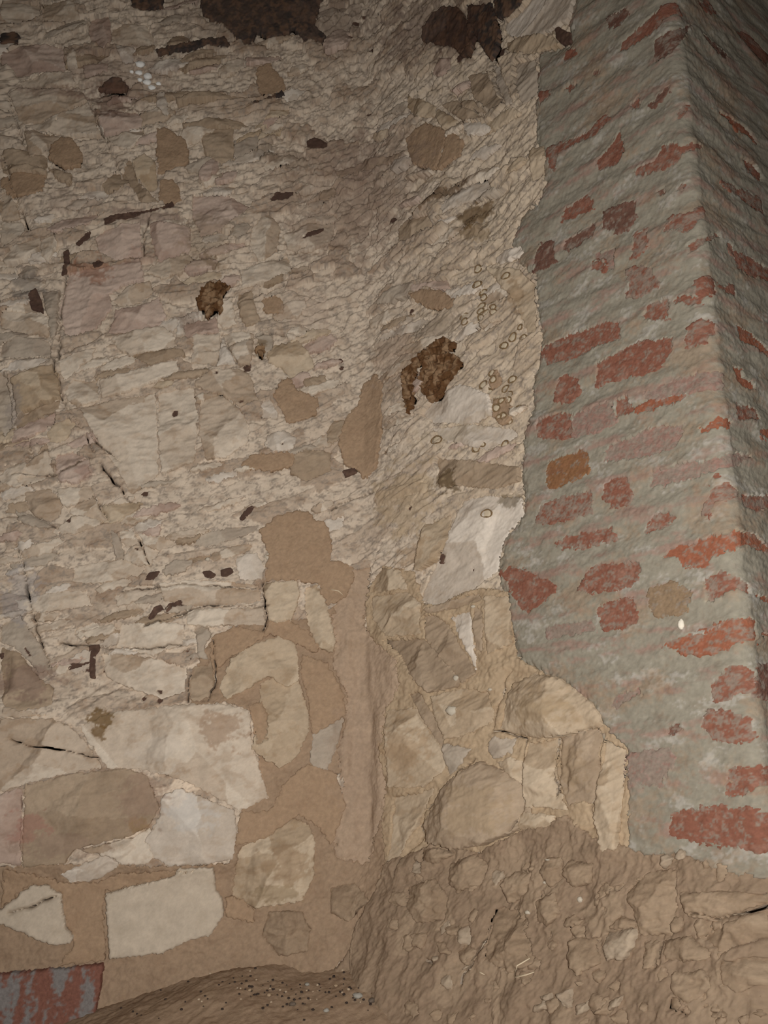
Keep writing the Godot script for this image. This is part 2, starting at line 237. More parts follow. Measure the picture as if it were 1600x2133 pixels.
	["stone", "L", "pink", 16, [-839, 398, -783, 410, -745, 425, -740, 366, -730, 266, -767, 271, -824, 272]],
	["stone", "L", "cream", 14, [-868, 598, -807, 601, -754, 586, -702, 576, -772, 572, -862, 569]],
	["stone", "L", "cream", 14, [-501, 321, -465, 340, -452, 278, -472, 268, -522, 268, -543, 283, -613, 296]],
	["stone", "B", "rubstone", 16, [652, 261, 696, 291, 742, 298, 748, 269, 742, 198, 685, 192, 655, 239]],
	["stone", "B", "rubstone", 16, [754, 262, 812, 270, 896, 274, 893, 255, 830, 232, 773, 229]],
	["stone", "B", "rubstone", 16, [624, 200, 647, 219, 676, 212, 680, 203, 628, 196]],
	["stone", "B", "rubstone", 16, [727, 189, 775, 201, 818, 183, 811, 173, 734, 160]],
	["stone", "B", "rubstone", 16, [793, 203, 893, 254, 892, 210, 834, 183]],
	["stone", "B", "rubstone", 16, [371, 247, 401, 270, 444, 269, 435, 235, 394, 212]],
	["stone", "B", "rubstone", 16, [357, 205, 423, 205, 464, 159, 485, 124, 427, 102, 355, 118, 349, 163]],
	["stone", "B", "rubstone", 16, [240, 275, 296, 296, 332, 280, 326, 245, 273, 224, 241, 240]],
	["stone", "B", "rubstone", 16, [459, 222, 500, 241, 522, 212, 501, 186, 472, 191]],
	["stone", "B", "rubstone", 16, [163, 299, 206, 305, 250, 294, 205, 273, 170, 275]],
	["stone", "B", "rubstone", 16, [141, 224, 210, 246, 252, 214, 251, 172, 183, 162, 145, 189]],
	["stone", "L", "rubstone", 16, [-204, 168, -133, 168, -112, 131, -121, 90, -181, 80, -218, 121]],
	["stone", "L", "rubstone", 16, [-72, 215, -16, 224, 43, 189, -31, 150, -71, 163]],
	["stone", "B", "rubstone", 16, [525, 300, 578, 295, 576, 263, 541, 253, 517, 275]],
	["stone", "B", "rubstone", 16, [547, 169, 605, 183, 618, 142, 579, 122, 549, 140]],
	["stone", "B", "rubstone", 16, [690, 185, 721, 189, 728, 156, 701, 146]],
	["stone", "B", "rubstone", 16, [827, 172, 885, 189, 892, 186, 891, 155, 869, 137, 834, 145]],
	["stone", "B", "rubstone", 16, [749, 146, 805, 160, 823, 137, 787, 113, 753, 120]],
	["stone", "B", "rubstone", 16, [469, 296, 508, 305, 518, 267, 488, 248, 461, 271]],
	["stone", "B", "rubpale", 18, [621, 191, 679, 201, 679, 177, 665, 155, 633, 151, 620, 170]],
	["stone", "B", "rubpale", 18, [545, 89, 567, 99, 580, 75, 571, 71]],
	["stone", "B", "rubpale", 18, [583, 78, 607, 87, 606, 72, 592, 66]],
	["stone", "B", "rubpale", 18, [505, 56, 506, 66, 523, 76, 533, 64]],
	["stone", "B", "rubpale", 18, [647, 95, 670, 105, 668, 91, 650, 79]],
	["stone", "B", "rubpale", 18, [506, 80, 529, 88, 534, 81, 513, 74]],
	["stone", "B", "rubstone", 14, [364, 30, 358, 26, 351, 27, 357, 34, 364, 36]],
	["stone", "B", "rubstone", 13, [433, 271, 429, 274, 436, 281, 442, 284, 450, 281, 450, 278, 442, 271]],
	["stone", "B", "rubstone", 6, [823, 283, 813, 291, 811, 301, 820, 313, 836, 309, 838, 298, 832, 286]],
	["stone", "B", "rubstone", 6, [813, 118, 817, 116, 816, 112, 810, 109, 806, 110, 805, 112, 808, 114]],
	["stone", "B", "rubpale", 8, [143, 267, 153, 279, 172, 275, 178, 264, 174, 252, 158, 248, 147, 253]],
	["stone", "B", "rubstone", 6, [302, 19, 303, 26, 320, 31, 326, 24, 322, 14, 309, 13]],
	["stone", "B", "rubstone", 11, [734, 133, 727, 140, 729, 152, 737, 156, 745, 150, 745, 140]],
	["stone", "B", "rubstone", 14, [866, 104, 867, 108, 874, 111, 878, 109, 879, 104, 876, 98, 872, 99]],
	["stone", "B", "rubstone", 9, [421, 188, 441, 196, 456, 190, 453, 177, 440, 173, 424, 179]],
	["stone", "B", "rubstone", 6, [494, 131, 495, 116, 467, 113, 459, 127, 472, 141]],
	["stone", "B", "rubstone", 10, [801, 303, 794, 304, 792, 311, 799, 314, 805, 310]],
	["stone", "B", "rubpale", 8, [710, 303, 710, 317, 727, 321, 737, 315, 730, 300, 716, 295]],
	["stone", "B", "rubstone", 13, [294, 237, 300, 242, 312, 242, 315, 236, 308, 230, 302, 228, 295, 232]],
	["stone", "B", "rubstone", 7, [806, 131, 816, 129, 816, 123, 814, 120, 808, 118, 802, 122, 803, 128]],
	["stone", "B", "rubstone", 11, [811, 211, 800, 203, 788, 200, 781, 215, 786, 228, 798, 229, 810, 227]],
	["stone", "B", "rubstone", 12, [760, 218, 757, 206, 748, 202, 739, 206, 736, 215, 742, 225, 756, 228]],
	["stone", "B", "rubstone", 10, [807, 222, 814, 229, 827, 226, 832, 217, 823, 207, 811, 212]],
	["stone", "B", "rubstone", 11, [330, 119, 334, 113, 328, 110, 315, 110, 317, 116]],
	["stone", "B", "rubstone", 6, [578, 194, 591, 170, 562, 165, 540, 179, 551, 198]],
	["stone", "B", "rubstone", 7, [391, 77, 380, 80, 376, 89, 381, 89, 394, 87, 405, 79, 404, 76]],
	["stone", "B", "rubstone", 8, [556, 75, 549, 65, 534, 57, 519, 65, 521, 74, 541, 83]],
	["stone", "B", "rubstone", 11, [598, 236, 592, 241, 600, 251, 613, 253, 607, 239]],
	["stone", "B", "rubstone", 13, [605, 83, 607, 97, 625, 100, 640, 93, 640, 84, 629, 75, 616, 73]],
	["stone", "B", "rubstone", 8, [647, 71, 660, 86, 679, 83, 681, 69, 664, 61]],
	["stone", "B", "rubstone", 9, [887, 190, 887, 187, 885, 191, 887, 204, 887, 207, 889, 201]],
	["stone", "B", "rubstone", 9, [603, 133, 621, 135, 629, 125, 619, 113, 602, 121]],
	["stone", "B", "rubpale", 12, [762, 316, 752, 312, 742, 315, 742, 323, 750, 327, 758, 327, 764, 320]],
	["stone", "B", "rubstone", 11, [660, 115, 653, 107, 637, 109, 645, 120, 657, 125]],
	["stone", "B", "rubstone", 13, [181, 249, 185, 237, 179, 233, 168, 237, 156, 244, 160, 252, 169, 252]],
	["stone", "B", "rubstone", 7, [510, 168, 501, 166, 500, 170, 503, 179, 508, 181, 512, 181, 511, 172]],
	["stone", "B", "rubstone", 9, [887, 142, 887, 143, 887, 138, 887, 132, 887, 134]],
	["stone", "B", "rubstone", 10, [887, 128, 887, 110, 887, 108, 882, 117, 887, 126]],
	["stone", "B", "rubstone", 9, [586, 235, 595, 245, 605, 239, 596, 226, 585, 226]],
	["stone", "B", "rubstone", 6, [752, 116, 766, 117, 773, 112, 776, 106, 769, 96, 751, 99, 750, 107]],
	["stone", "B", "rubpale", 13, [243, 106, 240, 110, 242, 113, 252, 111, 256, 107, 253, 105, 249, 104]],
	["stone", "B", "rubstone", 9, [191, 130, 184, 113, 162, 116, 162, 137, 178, 146]],
	["stone", "B", "rubstone", 7, [831, 104, 818, 108, 820, 117, 830, 117, 838, 111]],
	["stone", "B", "rubstone", 9, [389, 60, 391, 56, 386, 51, 377, 52, 372, 55, 376, 60, 382, 62]],
	["stone", "B", "rubstone", 7, [844, 231, 844, 234, 851, 234, 856, 230, 854, 226, 849, 226]],
	["stone", "B", "rubstone", 7, [289, 28, 288, 15, 272, 13, 265, 23, 272, 32]],
	["stone", "B", "rubstone", 10, [498, 154, 503, 164, 518, 162, 523, 154, 511, 149]],
	["stone", "B", "rubstone", 8, [630, 266, 643, 268, 649, 265, 637, 255, 631, 253, 618, 252, 621, 262]],
	["stone", "B", "rubstone", 13, [828, 184, 838, 184, 836, 177, 830, 176, 825, 179]],
	["stone", "B", "rubstone", 11, [149, 202, 151, 189, 116, 188, 104, 198, 110, 215, 140, 215]],
	["stone", "B", "rubstone", 10, [618, 218, 608, 226, 611, 232, 620, 228, 624, 220]],
	["stone", "B", "rubstone", 9, [594, 54, 595, 62, 608, 63, 611, 58, 600, 53]],
	["stone", "B", "rubstone", 8, [116, 151, 119, 165, 139, 166, 144, 155, 139, 143, 129, 143]],
	["stone", "B", "rubstone", 14, [215, 126, 207, 122, 188, 123, 175, 135, 179, 143, 205, 148, 216, 144]],
	["stone", "B", "rubpale", 7, [287, 86, 295, 76, 297, 62, 283, 63, 267, 69, 269, 81]],
	["stone", "B", "rubpale", 10, [319, 104, 329, 104, 335, 101, 332, 98, 320, 97, 313, 99]],
	["stone", "B", "rubstone", 14, [548, 210, 569, 203, 565, 197, 559, 190, 531, 189, 524, 196, 532, 203]],
	["stone", "B", "rubstone", 12, [272, 169, 288, 164, 288, 152, 272, 150, 257, 160]],
	["stone", "B", "rubstone", 9, [310, 138, 332, 135, 342, 123, 329, 104, 310, 106, 289, 121]],
	["stone", "B", "rubstone", 10, [241, 129, 240, 138, 262, 136, 285, 121, 280, 115, 259, 118]],
	["stone", "B", "rubstone", 10, [231, 9, 208, 13, 194, 26, 206, 38, 235, 35, 245, 20]],
	["stone", "B", "rubpale", 9, [369, 270, 371, 256, 360, 242, 350, 247, 337, 258, 344, 267, 360, 270]],
	["stone", "B", "rubpale", 9, [248, 149, 236, 156, 254, 172, 263, 175, 272, 167, 266, 155]],
	["stone", "B", "rubstone", 12, [627, 74, 623, 87, 639, 99, 654, 87, 653, 74]],
	["stone", "B", "rubstone", 8, [831, 100, 837, 107, 846, 102, 843, 92, 836, 87, 828, 92]],
	["stone", "B", "rubstone", 9, [600, 240, 588, 247, 595, 263, 613, 267, 623, 261, 621, 246]],
	["stone", "B", "rubstone", 10, [668, 280, 670, 281, 675, 281, 680, 278, 679, 277, 673, 275, 668, 278]],
	["stone", "B", "rubstone", 6, [794, 106, 793, 100, 782, 92, 770, 98, 770, 103, 782, 109]],
	["stone", "B", "rubstone", 13, [820, 108, 834, 112, 846, 104, 839, 100, 823, 101]],
	["stone", "B", "rubstone", 11, [462, 229, 465, 244, 476, 245, 483, 233, 472, 224]],
	["stone", "B", "rubstone", 9, [575, 106, 573, 109, 576, 112, 584, 111, 589, 109, 583, 105]],
	["stone", "B", "rubstone", 14, [706, 92, 702, 101, 710, 104, 720, 99, 717, 91]],
	["stone", "B", "rubstone", 7, [433, 277, 420, 270, 408, 273, 413, 284, 423, 289, 432, 287]],
	["stone", "B", "rubstone", 9, [462, 113, 484, 110, 484, 99, 472, 90, 457, 96, 451, 109]],
	["stone", "B", "rubstone", 9, [325, 183, 321, 171, 309, 176, 307, 194, 313, 201, 327, 197]],
	["stone", "B", "rubpale", 13, [318, 170, 323, 150, 324, 137, 303, 136, 293, 142, 284, 159, 295, 167]],
	["rubble_bed", "B", "rubble", 2, [68, 265, 117, 286, 196, 309, 310, 300, 398, 340, 516, 375, 578, 339, 629, 330, 687, 317, 752, 325, 820, 303, 926, 293, 1159, 263, 904, -27, 179, -195, -60, 59, 37, 169]],
	["clay_bed", "L", "earth", 1, [-1061, 272, -771, 264, -624, 268, -454, 261, -291, 265, -275, 363, -237, 465, -255, 591, -319, 611, -393, 601, -407, 656, -360, 757, -295, 792, -228, 804, -137, 806, -69, 842, 1, 878, 5, 682, 43, 424, -62, 361, -150, 444, -63, 455, 43, 424, 67, 264, 50, 170, -60, 59, 189, -208, -972, -260]],
	["clay_bed", "B", "earthlight", 1, [4, 878, 57, 931, 143, 907, 169, 824, 326, 843, 401, 827, 413, 685, 533, 617, 596, 568, 663, 496, 650, 276, 577, 314, 515, 371, 398, 335, 310, 296, 195, 304, 73, 236, 9, 281]],
]
# thin flakes split along the bedding
const FLAKES := [
	["grey", [-900, 1683, -888, 1713, -871, 1715, -857, 1718, -851, 1705, -862, 1683, -880, 1677, -894, 1677]],
	["cream", [-419, 1062, -393, 1078, -351, 1091, -315, 1102, -297, 1104, -324, 1086, -366, 1072, -402, 1063]],
	["white", [-451, 1962, -430, 1984, -398, 1996, -369, 2006, -358, 1995, -380, 1966, -414, 1947, -440, 1948]],
	["cream", [-1115, 2447, -1090, 2468, -1047, 2480, -1010, 2487, -991, 2489, -1017, 2466, -1061, 2449, -1098, 2437]],
	["cream", [-503, 991, -476, 1005, -430, 1020, -392, 1026, -375, 1018, -403, 1004, -447, 993, -485, 989]],
	["cream", [-383, 948, -359, 966, -318, 982, -284, 990, -268, 986, -295, 961, -335, 948, -368, 944]],
	["cream", [48, 1222, 63, 1232, 85, 1237, 102, 1235, 111, 1234, 95, 1220, 74, 1220, 55, 1216]],
	["white", [32, 1544, 70, 1555, 129, 1556, 178, 1557, 198, 1543, 160, 1527, 103, 1527, 55, 1535]],
	["pink", [-613, 2569, -585, 2591, -538, 2612, -497, 2628, -477, 2630, -507, 2605, -554, 2588, -594, 2571]],
	["cream", [197, 1761, 229, 1770, 281, 1775, 322, 1772, 339, 1760, 309, 1754, 258, 1746, 216, 1752]],
	["tan", [-689, 1401, -668, 1415, -630, 1430, -599, 1440, -583, 1442, -606, 1427, -643, 1410, -674, 1402]],
	["white", [269, 1465, 292, 1484, 324, 1492, 348, 1491, 354, 1473, 334, 1461, 305, 1460, 279, 1456]],
	["cream", [42, 1290, 69, 1298, 114, 1305, 148, 1301, 164, 1294, 138, 1286, 94, 1282, 58, 1284]],
	["grey", [27, 1647, 61, 1666, 108, 1672, 146, 1669, 158, 1648, 129, 1635, 83, 1631, 46, 1641]],
	["pink", [-842, 1821, -812, 1851, -765, 1866, -724, 1879, -704, 1879, -734, 1846, -783, 1822, -823, 1810]],
	["tan", [-100, 1278, -81, 1321, -64, 1325, -51, 1318, -46, 1306, -63, 1274, -84, 1253, -97, 1257]],
	["cream", [-800, 1890, -787, 1917, -767, 1922, -749, 1928, -742, 1921, -756, 1898, -776, 1888, -794, 1882]],
	["cream", [-209, 1553, -193, 1574, -171, 1583, -154, 1580, -148, 1569, -163, 1549, -184, 1545, -204, 1536]],
	["white", [7, 2195, 46, 2205, 106, 2199, 157, 2196, 177, 2179, 142, 2177, 82, 2179, 30, 2185]],
	["cream", [347, 1538, 376, 1556, 418, 1552, 452, 1539, 466, 1526, 439, 1520, 393, 1518, 360, 1525]],
	["white", [244, 1845, 287, 1878, 342, 1879, 386, 1873, 396, 1836, 363, 1826, 310, 1827, 261, 1823]],
	["pink", [-464, 2026, -449, 2059, -428, 2083, -413, 2081, -410, 2047, -424, 2025, -445, 1999, -459, 2006]],
	["tan", [-621, 791, -599, 805, -561, 818, -528, 828, -514, 820, -537, 807, -574, 798, -606, 789]],
	["cream", [-673, 2170, -643, 2202, -595, 2222, -554, 2233, -536, 2219, -567, 2185, -614, 2173, -654, 2163]],
	["cream", [-674, 759, -653, 769, -617, 778, -586, 787, -573, 775, -595, 761, -631, 755, -660, 754]],
	["pink", [-302, 2199, -289, 2220, -271, 2226, -255, 2233, -249, 2224, -262, 2207, -281, 2194, -296, 2192]],
	["cream", [-235, 2392, -220, 2411, -196, 2424, -177, 2429, -172, 2410, -185, 2400, -208, 2389, -227, 2386]],
	["buff", [-784, 1256, -768, 1276, -741, 1294, -721, 1285, -711, 1281, -729, 1248, -756, 1229, -777, 1230]],
	["white", [-884, 1730, -868, 1744, -841, 1754, -819, 1757, -808, 1754, -825, 1734, -852, 1722, -874, 1716]],
	["cream", [221, 2071, 250, 2077, 296, 2076, 331, 2065, 348, 2060, 318, 2047, 274, 2049, 236, 2055]],
	["tan", [-519, 1411, -493, 1426, -450, 1438, -413, 1449, -395, 1446, -422, 1427, -466, 1414, -502, 1409]],
	["tan", [103, 1844, 133, 1858, 176, 1850, 212, 1844, 219, 1807, 192, 1800, 145, 1793, 109, 1803]],
	["cream", [-1033, 1891, -1016, 1906, -987, 1917, -962, 1924, -951, 1918, -968, 1909, -997, 1896, -1021, 1891]],
	["pink", [-873, 1213, -847, 1226, -805, 1237, -767, 1244, -749, 1240, -775, 1229, -818, 1217, -855, 1213]],
	["cream", [-529, 2139, -502, 2176, -461, 2197, -427, 2207, -412, 2195, -440, 2153, -481, 2134, -515, 2121]],
	["white", [-828, 962, -818, 974, -804, 978, -791, 982, -785, 973, -794, 961, -810, 955, -822, 958]],
	["pink", [-565, 1046, -540, 1065, -498, 1081, -463, 1086, -447, 1081, -472, 1067, -514, 1053, -549, 1045]],
	["tan", [-136, 1978, -122, 2001, -104, 2009, -89, 2013, -86, 1990, -98, 1977, -117, 1968, -131, 1968]],
	["tan", [-714, 1961, -690, 2006, -654, 2026, -625, 2033, -615, 1999, -637, 1974, -673, 1955, -702, 1946]],
	["cream", [305, 1466, 330, 1470, 372, 1474, 406, 1472, 422, 1464, 396, 1459, 354, 1455, 320, 1457]],
	["white", [-950, 1589, -930, 1602, -895, 1613, -866, 1620, -851, 1623, -872, 1602, -907, 1593, -936, 1586]],
	["cream", [-484, 1346, -458, 1360, -413, 1375, -374, 1390, -357, 1386, -385, 1365, -430, 1348, -467, 1342]],
	["cream", [-586, 1712, -556, 1754, -511, 1770, -474, 1775, -459, 1755, -489, 1717, -534, 1700, -568, 1709]],
	["grey", [-547, 839, -523, 852, -484, 862, -450, 867, -434, 867, -459, 851, -499, 838, -532, 835]],
	["cream", [6, 1416, 46, 1437, 108, 1446, 157, 1446, 178, 1435, 142, 1423, 82, 1418, 30, 1412]],
	["white", [-912, 1414, -887, 1439, -847, 1449, -812, 1461, -795, 1455, -821, 1428, -862, 1414, -896, 1413]],
	["cream", [97, 1478, 138, 1495, 197, 1493, 246, 1490, 265, 1474, 230, 1464, 170, 1462, 122, 1471]],
	["grey", [-482, 914, -465, 938, -441, 944, -421, 944, -412, 941, -429, 916, -454, 907, -474, 904]],
	["cream", [-567, 2188, -553, 2202, -530, 2214, -511, 2220, -502, 2213, -517, 2196, -540, 2185, -559, 2179]],
	["cream", [-869, 793, -847, 803, -810, 811, -778, 815, -763, 817, -785, 804, -822, 796, -854, 791]],
	["pink", [-486, 1724, -464, 1756, -433, 1762, -406, 1765, -396, 1746, -415, 1733, -449, 1714, -474, 1719]],
	["cream", [-350, 2470, -321, 2490, -272, 2513, -231, 2523, -211, 2527, -240, 2506, -290, 2482, -331, 2468]],
	["cream", [-584, 931, -561, 971, -530, 979, -504, 989, -496, 959, -518, 928, -547, 928, -572, 929]],
	["cream", [-205, 1989, -190, 2006, -168, 2019, -152, 2019, -145, 2008, -159, 1996, -180, 1988, -197, 1983]],
	["cream", [293, 1886, 325, 1903, 371, 1900, 409, 1894, 425, 1877, 393, 1869, 346, 1864, 309, 1874]],
	["cream", [-590, 845, -565, 875, -528, 881, -497, 884, -484, 874, -508, 851, -546, 836, -577, 827]],
	["white", [-595, 715, -578, 726, -549, 733, -525, 737, -514, 729, -532, 717, -561, 711, -585, 708]],
	["pink", [-392, 1690, -377, 1711, -357, 1720, -340, 1723, -335, 1706, -347, 1697, -369, 1682, -385, 1684]],
	["cream", [-1036, 2183, -1020, 2213, -997, 2221, -976, 2228, -969, 2203, -983, 2183, -1006, 2182, -1026, 2174]],
	["cream", [-298, 1079, -285, 1088, -265, 1094, -248, 1096, -241, 1090, -253, 1086, -273, 1079, -290, 1075]],
	["pink", [-178, 1517, -156, 1533, -117, 1558, -87, 1563, -77, 1544, -101, 1520, -137, 1510, -167, 1500]],
	["white", [-468, 732, -445, 744, -408, 755, -376, 761, -361, 759, -383, 748, -421, 737, -453, 731]],
	["tan", [-468, 926, -443, 939, -398, 955, -361, 964, -344, 961, -369, 952, -414, 936, -451, 925]],
	["grey", [-169, 1947, -153, 1961, -129, 1972, -109, 1976, -102, 1965, -116, 1956, -140, 1946, -159, 1945]],
	["white", [-443, 1815, -424, 1835, -394, 1848, -369, 1857, -358, 1849, -378, 1823, -408, 1813, -432, 1808]],
	["cream", [-836, 939, -810, 962, -768, 975, -732, 988, -716, 981, -742, 956, -784, 941, -819, 937]],
	["grey", [50, 2241, 72, 2249, 105, 2248, 132, 2242, 144, 2237, 122, 2225, 89, 2228, 62, 2233]],
	["pink", [-736, 1225, -708, 1250, -663, 1266, -625, 1270, -607, 1265, -635, 1242, -681, 1225, -718, 1218]],
	["cream", [219, 1890, 247, 1894, 291, 1889, 327, 1881, 344, 1874, 316, 1867, 274, 1875, 237, 1882]],
	["buff", [-326, 2182, -314, 2196, -297, 2207, -283, 2209, -277, 2206, -288, 2194, -306, 2181, -319, 2181]],
	["white", [-882, 1092, -865, 1105, -835, 1115, -811, 1118, -799, 1109, -818, 1093, -847, 1083, -872, 1080]],
	["grey", [-385, 2111, -364, 2137, -333, 2155, -306, 2168, -302, 2120, -320, 2109, -352, 2089, -376, 2086]],
	["pink", [314, 1129, 345, 1148, 389, 1157, 428, 1158, 445, 1150, 414, 1139, 369, 1132, 331, 1124]],
	["cream", [-428, 2379, -408, 2406, -377, 2424, -352, 2426, -344, 2404, -363, 2383, -393, 2368, -419, 2359]],
	["pink", [248, 1186, 261, 1195, 279, 1198, 295, 1199, 300, 1192, 288, 1185, 270, 1183, 255, 1185]],
	["tan", [-926, 1205, -904, 1220, -869, 1231, -838, 1241, -824, 1235, -845, 1221, -882, 1205, -912, 1198]],
	["cream", [-207, 1879, -178, 1905, -133, 1918, -94, 1933, -79, 1915, -107, 1897, -152, 1883, -191, 1870]],
	["grey", [-477, 817, -460, 829, -433, 835, -409, 841, -400, 832, -417, 820, -444, 816, -467, 812]],
	["tan", [-541, 2399, -517, 2424, -479, 2442, -448, 2447, -432, 2447, -456, 2422, -494, 2407, -527, 2391]],
	["cream", [-771, 1424, -745, 1446, -702, 1458, -664, 1469, -648, 1457, -674, 1441, -718, 1420, -755, 1411]],
	["cream", [-463, 2008, -448, 2023, -423, 2033, -402, 2040, -393, 2029, -409, 2012, -435, 1997, -455, 1997]],
	["white", [257, 1589, 283, 1599, 320, 1597, 351, 1592, 361, 1574, 337, 1567, 302, 1574, 269, 1573]],
	["white", [-1077, 2393, -1058, 2441, -1029, 2458, -1005, 2460, -997, 2416, -1016, 2374, -1043, 2373, -1067, 2370]],
	["pink", [105, 1914, 124, 1922, 151, 1919, 173, 1913, 182, 1906, 164, 1896, 138, 1902, 115, 1907]],
	["cream", [-890, 922, -869, 935, -833, 943, -804, 951, -789, 943, -811, 928, -846, 921, -876, 919]],
	["pink", [-868, 984, -856, 995, -836, 1002, -819, 1004, -811, 1001, -825, 982, -844, 978, -861, 977]],
	["white", [164, 1807, 197, 1813, 249, 1813, 291, 1809, 311, 1803, 280, 1796, 228, 1794, 184, 1796]],
	["white", [-782, 2126, -761, 2146, -726, 2166, -697, 2172, -683, 2167, -704, 2152, -738, 2139, -768, 2128]],
	["cream", [-305, 2174, -287, 2200, -262, 2207, -240, 2213, -233, 2197, -249, 2182, -276, 2167, -295, 2169]],
	["cream", [-135, 1079, -121, 1093, -101, 1098, -83, 1106, -77, 1096, -90, 1083, -112, 1073, -128, 1073]],
	["cream", [-868, 756, -855, 770, -835, 772, -817, 775, -810, 765, -823, 748, -844, 739, -861, 739]],
	["cream", [7, 1599, 34, 1613, 76, 1618, 108, 1612, 120, 1597, 95, 1588, 52, 1578, 17, 1580]],
	["buff", [-937, 1222, -917, 1255, -888, 1255, -863, 1263, -854, 1229, -872, 1215, -902, 1201, -927, 1198]],
	["tan", [-538, 790, -514, 807, -475, 813, -442, 819, -427, 808, -451, 798, -490, 785, -522, 785]],
	["white", [-845, 898, -830, 908, -806, 915, -785, 919, -775, 917, -791, 907, -814, 899, -835, 893]],
	["tan", [-164, 1422, -150, 1433, -128, 1442, -109, 1446, -102, 1434, -118, 1418, -140, 1411, -158, 1407]],
	["grey", [-563, 1122, -540, 1133, -502, 1144, -468, 1153, -453, 1151, -476, 1139, -515, 1128, -547, 1123]],
	["buff", [356, 2029, 387, 2036, 439, 2032, 482, 2021, 495, 1995, 463, 1994, 411, 2000, 370, 2006]],
	["pink", [-537, 1005, -526, 1018, -510, 1022, -495, 1030, -490, 1019, -502, 1002, -520, 986, -533, 992]],
	["white", [-613, 738, -598, 758, -574, 766, -554, 773, -547, 761, -562, 745, -586, 735, -605, 732]],
	["tan", [-457, 990, -443, 1006, -422, 1008, -404, 1011, -398, 999, -411, 989, -432, 982, -450, 980]],
	["tan", [-1029, 1876, -1012, 1891, -984, 1899, -960, 1905, -949, 1895, -967, 1872, -995, 1863, -1019, 1860]],
	["white", [190, 1601, 225, 1606, 283, 1606, 329, 1602, 351, 1597, 318, 1592, 262, 1592, 214, 1597]],
	["cream", [-930, 1570, -906, 1598, -869, 1608, -836, 1622, -822, 1605, -846, 1574, -885, 1557, -916, 1555]],
	["cream", [-794, 754, -770, 773, -729, 785, -693, 797, -676, 794, -702, 776, -743, 763, -778, 750]],
	["pink", [282, 2193, 304, 2199, 337, 2192, 365, 2186, 375, 2172, 356, 2174, 322, 2177, 293, 2180]],
	["cream", [-676, 1429, -653, 1452, -617, 1470, -586, 1477, -572, 1473, -596, 1448, -632, 1431, -662, 1424]],
	["pink", [-378, 2395, -349, 2422, -302, 2441, -262, 2455, -245, 2446, -273, 2429, -320, 2407, -359, 2394]],
	["grey", [-1035, 2129, -1010, 2152, -968, 2174, -932, 2184, -915, 2179, -941, 2154, -982, 2141, -1018, 2129]],
	["cream", [-575, 1844, -554, 1867, -522, 1876, -494, 1883, -481, 1883, -501, 1863, -535, 1847, -562, 1843]],
	["cream", [-998, 1694, -983, 1719, -959, 1726, -940, 1728, -931, 1718, -945, 1706, -969, 1693, -988, 1693]],
	["cream", [131, 1987, 152, 1991, 185, 1985, 214, 1981, 225, 1969, 205, 1968, 172, 1975, 144, 1981]],
	["white", [-398, 1147, -380, 1159, -349, 1172, -324, 1178, -314, 1165, -333, 1155, -363, 1140, -387, 1142]],
	["white", [-207, 661, -182, 674, -142, 682, -108, 691, -93, 683, -118, 669, -157, 664, -191, 658]],
	["pink", [-419, 2008, -404, 2034, -382, 2045, -365, 2041, -356, 2041, -372, 2014, -394, 2004, -412, 2001]],
	["white", [-773, 1918, -752, 1950, -720, 1960, -692, 1968, -681, 1950, -702, 1924, -733, 1921, -761, 1910]],
	["white", [-244, 2302, -226, 2330, -202, 2333, -181, 2340, -174, 2325, -190, 2307, -217, 2286, -236, 2291]],
	["pink", [-512, 2371, -491, 2386, -454, 2400, -423, 2412, -408, 2408, -431, 2391, -467, 2377, -498, 2365]],
	["cream", [-1115, 2538, -1093, 2563, -1056, 2573, -1023, 2586, -1009, 2575, -1031, 2556, -1068, 2548, -1100, 2537]],
	["cream", [-560, 829, -545, 854, -526, 857, -510, 858, -504, 846, -521, 811, -540, 807, -554, 815]],
	["cream", [-366, 663, -348, 674, -320, 681, -295, 688, -284, 682, -303, 669, -331, 661, -355, 657]],
	["buff", [-292, 2221, -273, 2251, -247, 2257, -224, 2264, -217, 2245, -233, 2232, -260, 2222, -282, 2214]],
	["buff", [438, 1865, 456, 1874, 480, 1871, 499, 1867, 505, 1856, 487, 1846, 463, 1845, 444, 1852]],
	["white", [80, 2052, 99, 2061, 124, 2055, 145, 2050, 152, 2038, 134, 2026, 107, 2026, 86, 2032]],
	["tan", [-863, 1050, -848, 1069, -823, 1076, -803, 1076, -794, 1070, -808, 1057, -833, 1049, -853, 1048]],
	["pink", [-137, 1466, -120, 1479, -93, 1489, -71, 1490, -61, 1486, -77, 1477, -104, 1468, -127, 1463]],
	["tan", [-278, 1700, -264, 1720, -244, 1727, -227, 1735, -222, 1718, -235, 1701, -255, 1697, -271, 1695]],
	["pink", [-730, 687, -710, 696, -677, 705, -648, 710, -635, 707, -655, 696, -688, 688, -716, 685]],
	["cream", [-887, 1134, -863, 1164, -825, 1175, -794, 1189, -781, 1161, -806, 1128, -843, 1110, -873, 1120]],
	["cream", [-773, 792, -759, 808, -737, 810, -718, 813, -709, 807, -724, 791, -746, 788, -764, 789]],
	["grey", [-922, 2450, -896, 2478, -854, 2497, -817, 2512, -800, 2504, -826, 2480, -869, 2461, -905, 2441]],
	["grey", [-218, 1221, -197, 1236, -163, 1245, -134, 1251, -121, 1246, -143, 1230, -177, 1221, -206, 1213]],
	["white", [-688, 2145, -675, 2153, -653, 2161, -634, 2167, -626, 2158, -640, 2144, -662, 2136, -679, 2139]],
	["white", [-625, 2363, -597, 2391, -552, 2406, -514, 2412, -495, 2408, -524, 2377, -570, 2360, -608, 2354]],
	["cream", [-293, 2061, -271, 2084, -234, 2104, -205, 2112, -193, 2099, -216, 2077, -253, 2053, -281, 2054]],
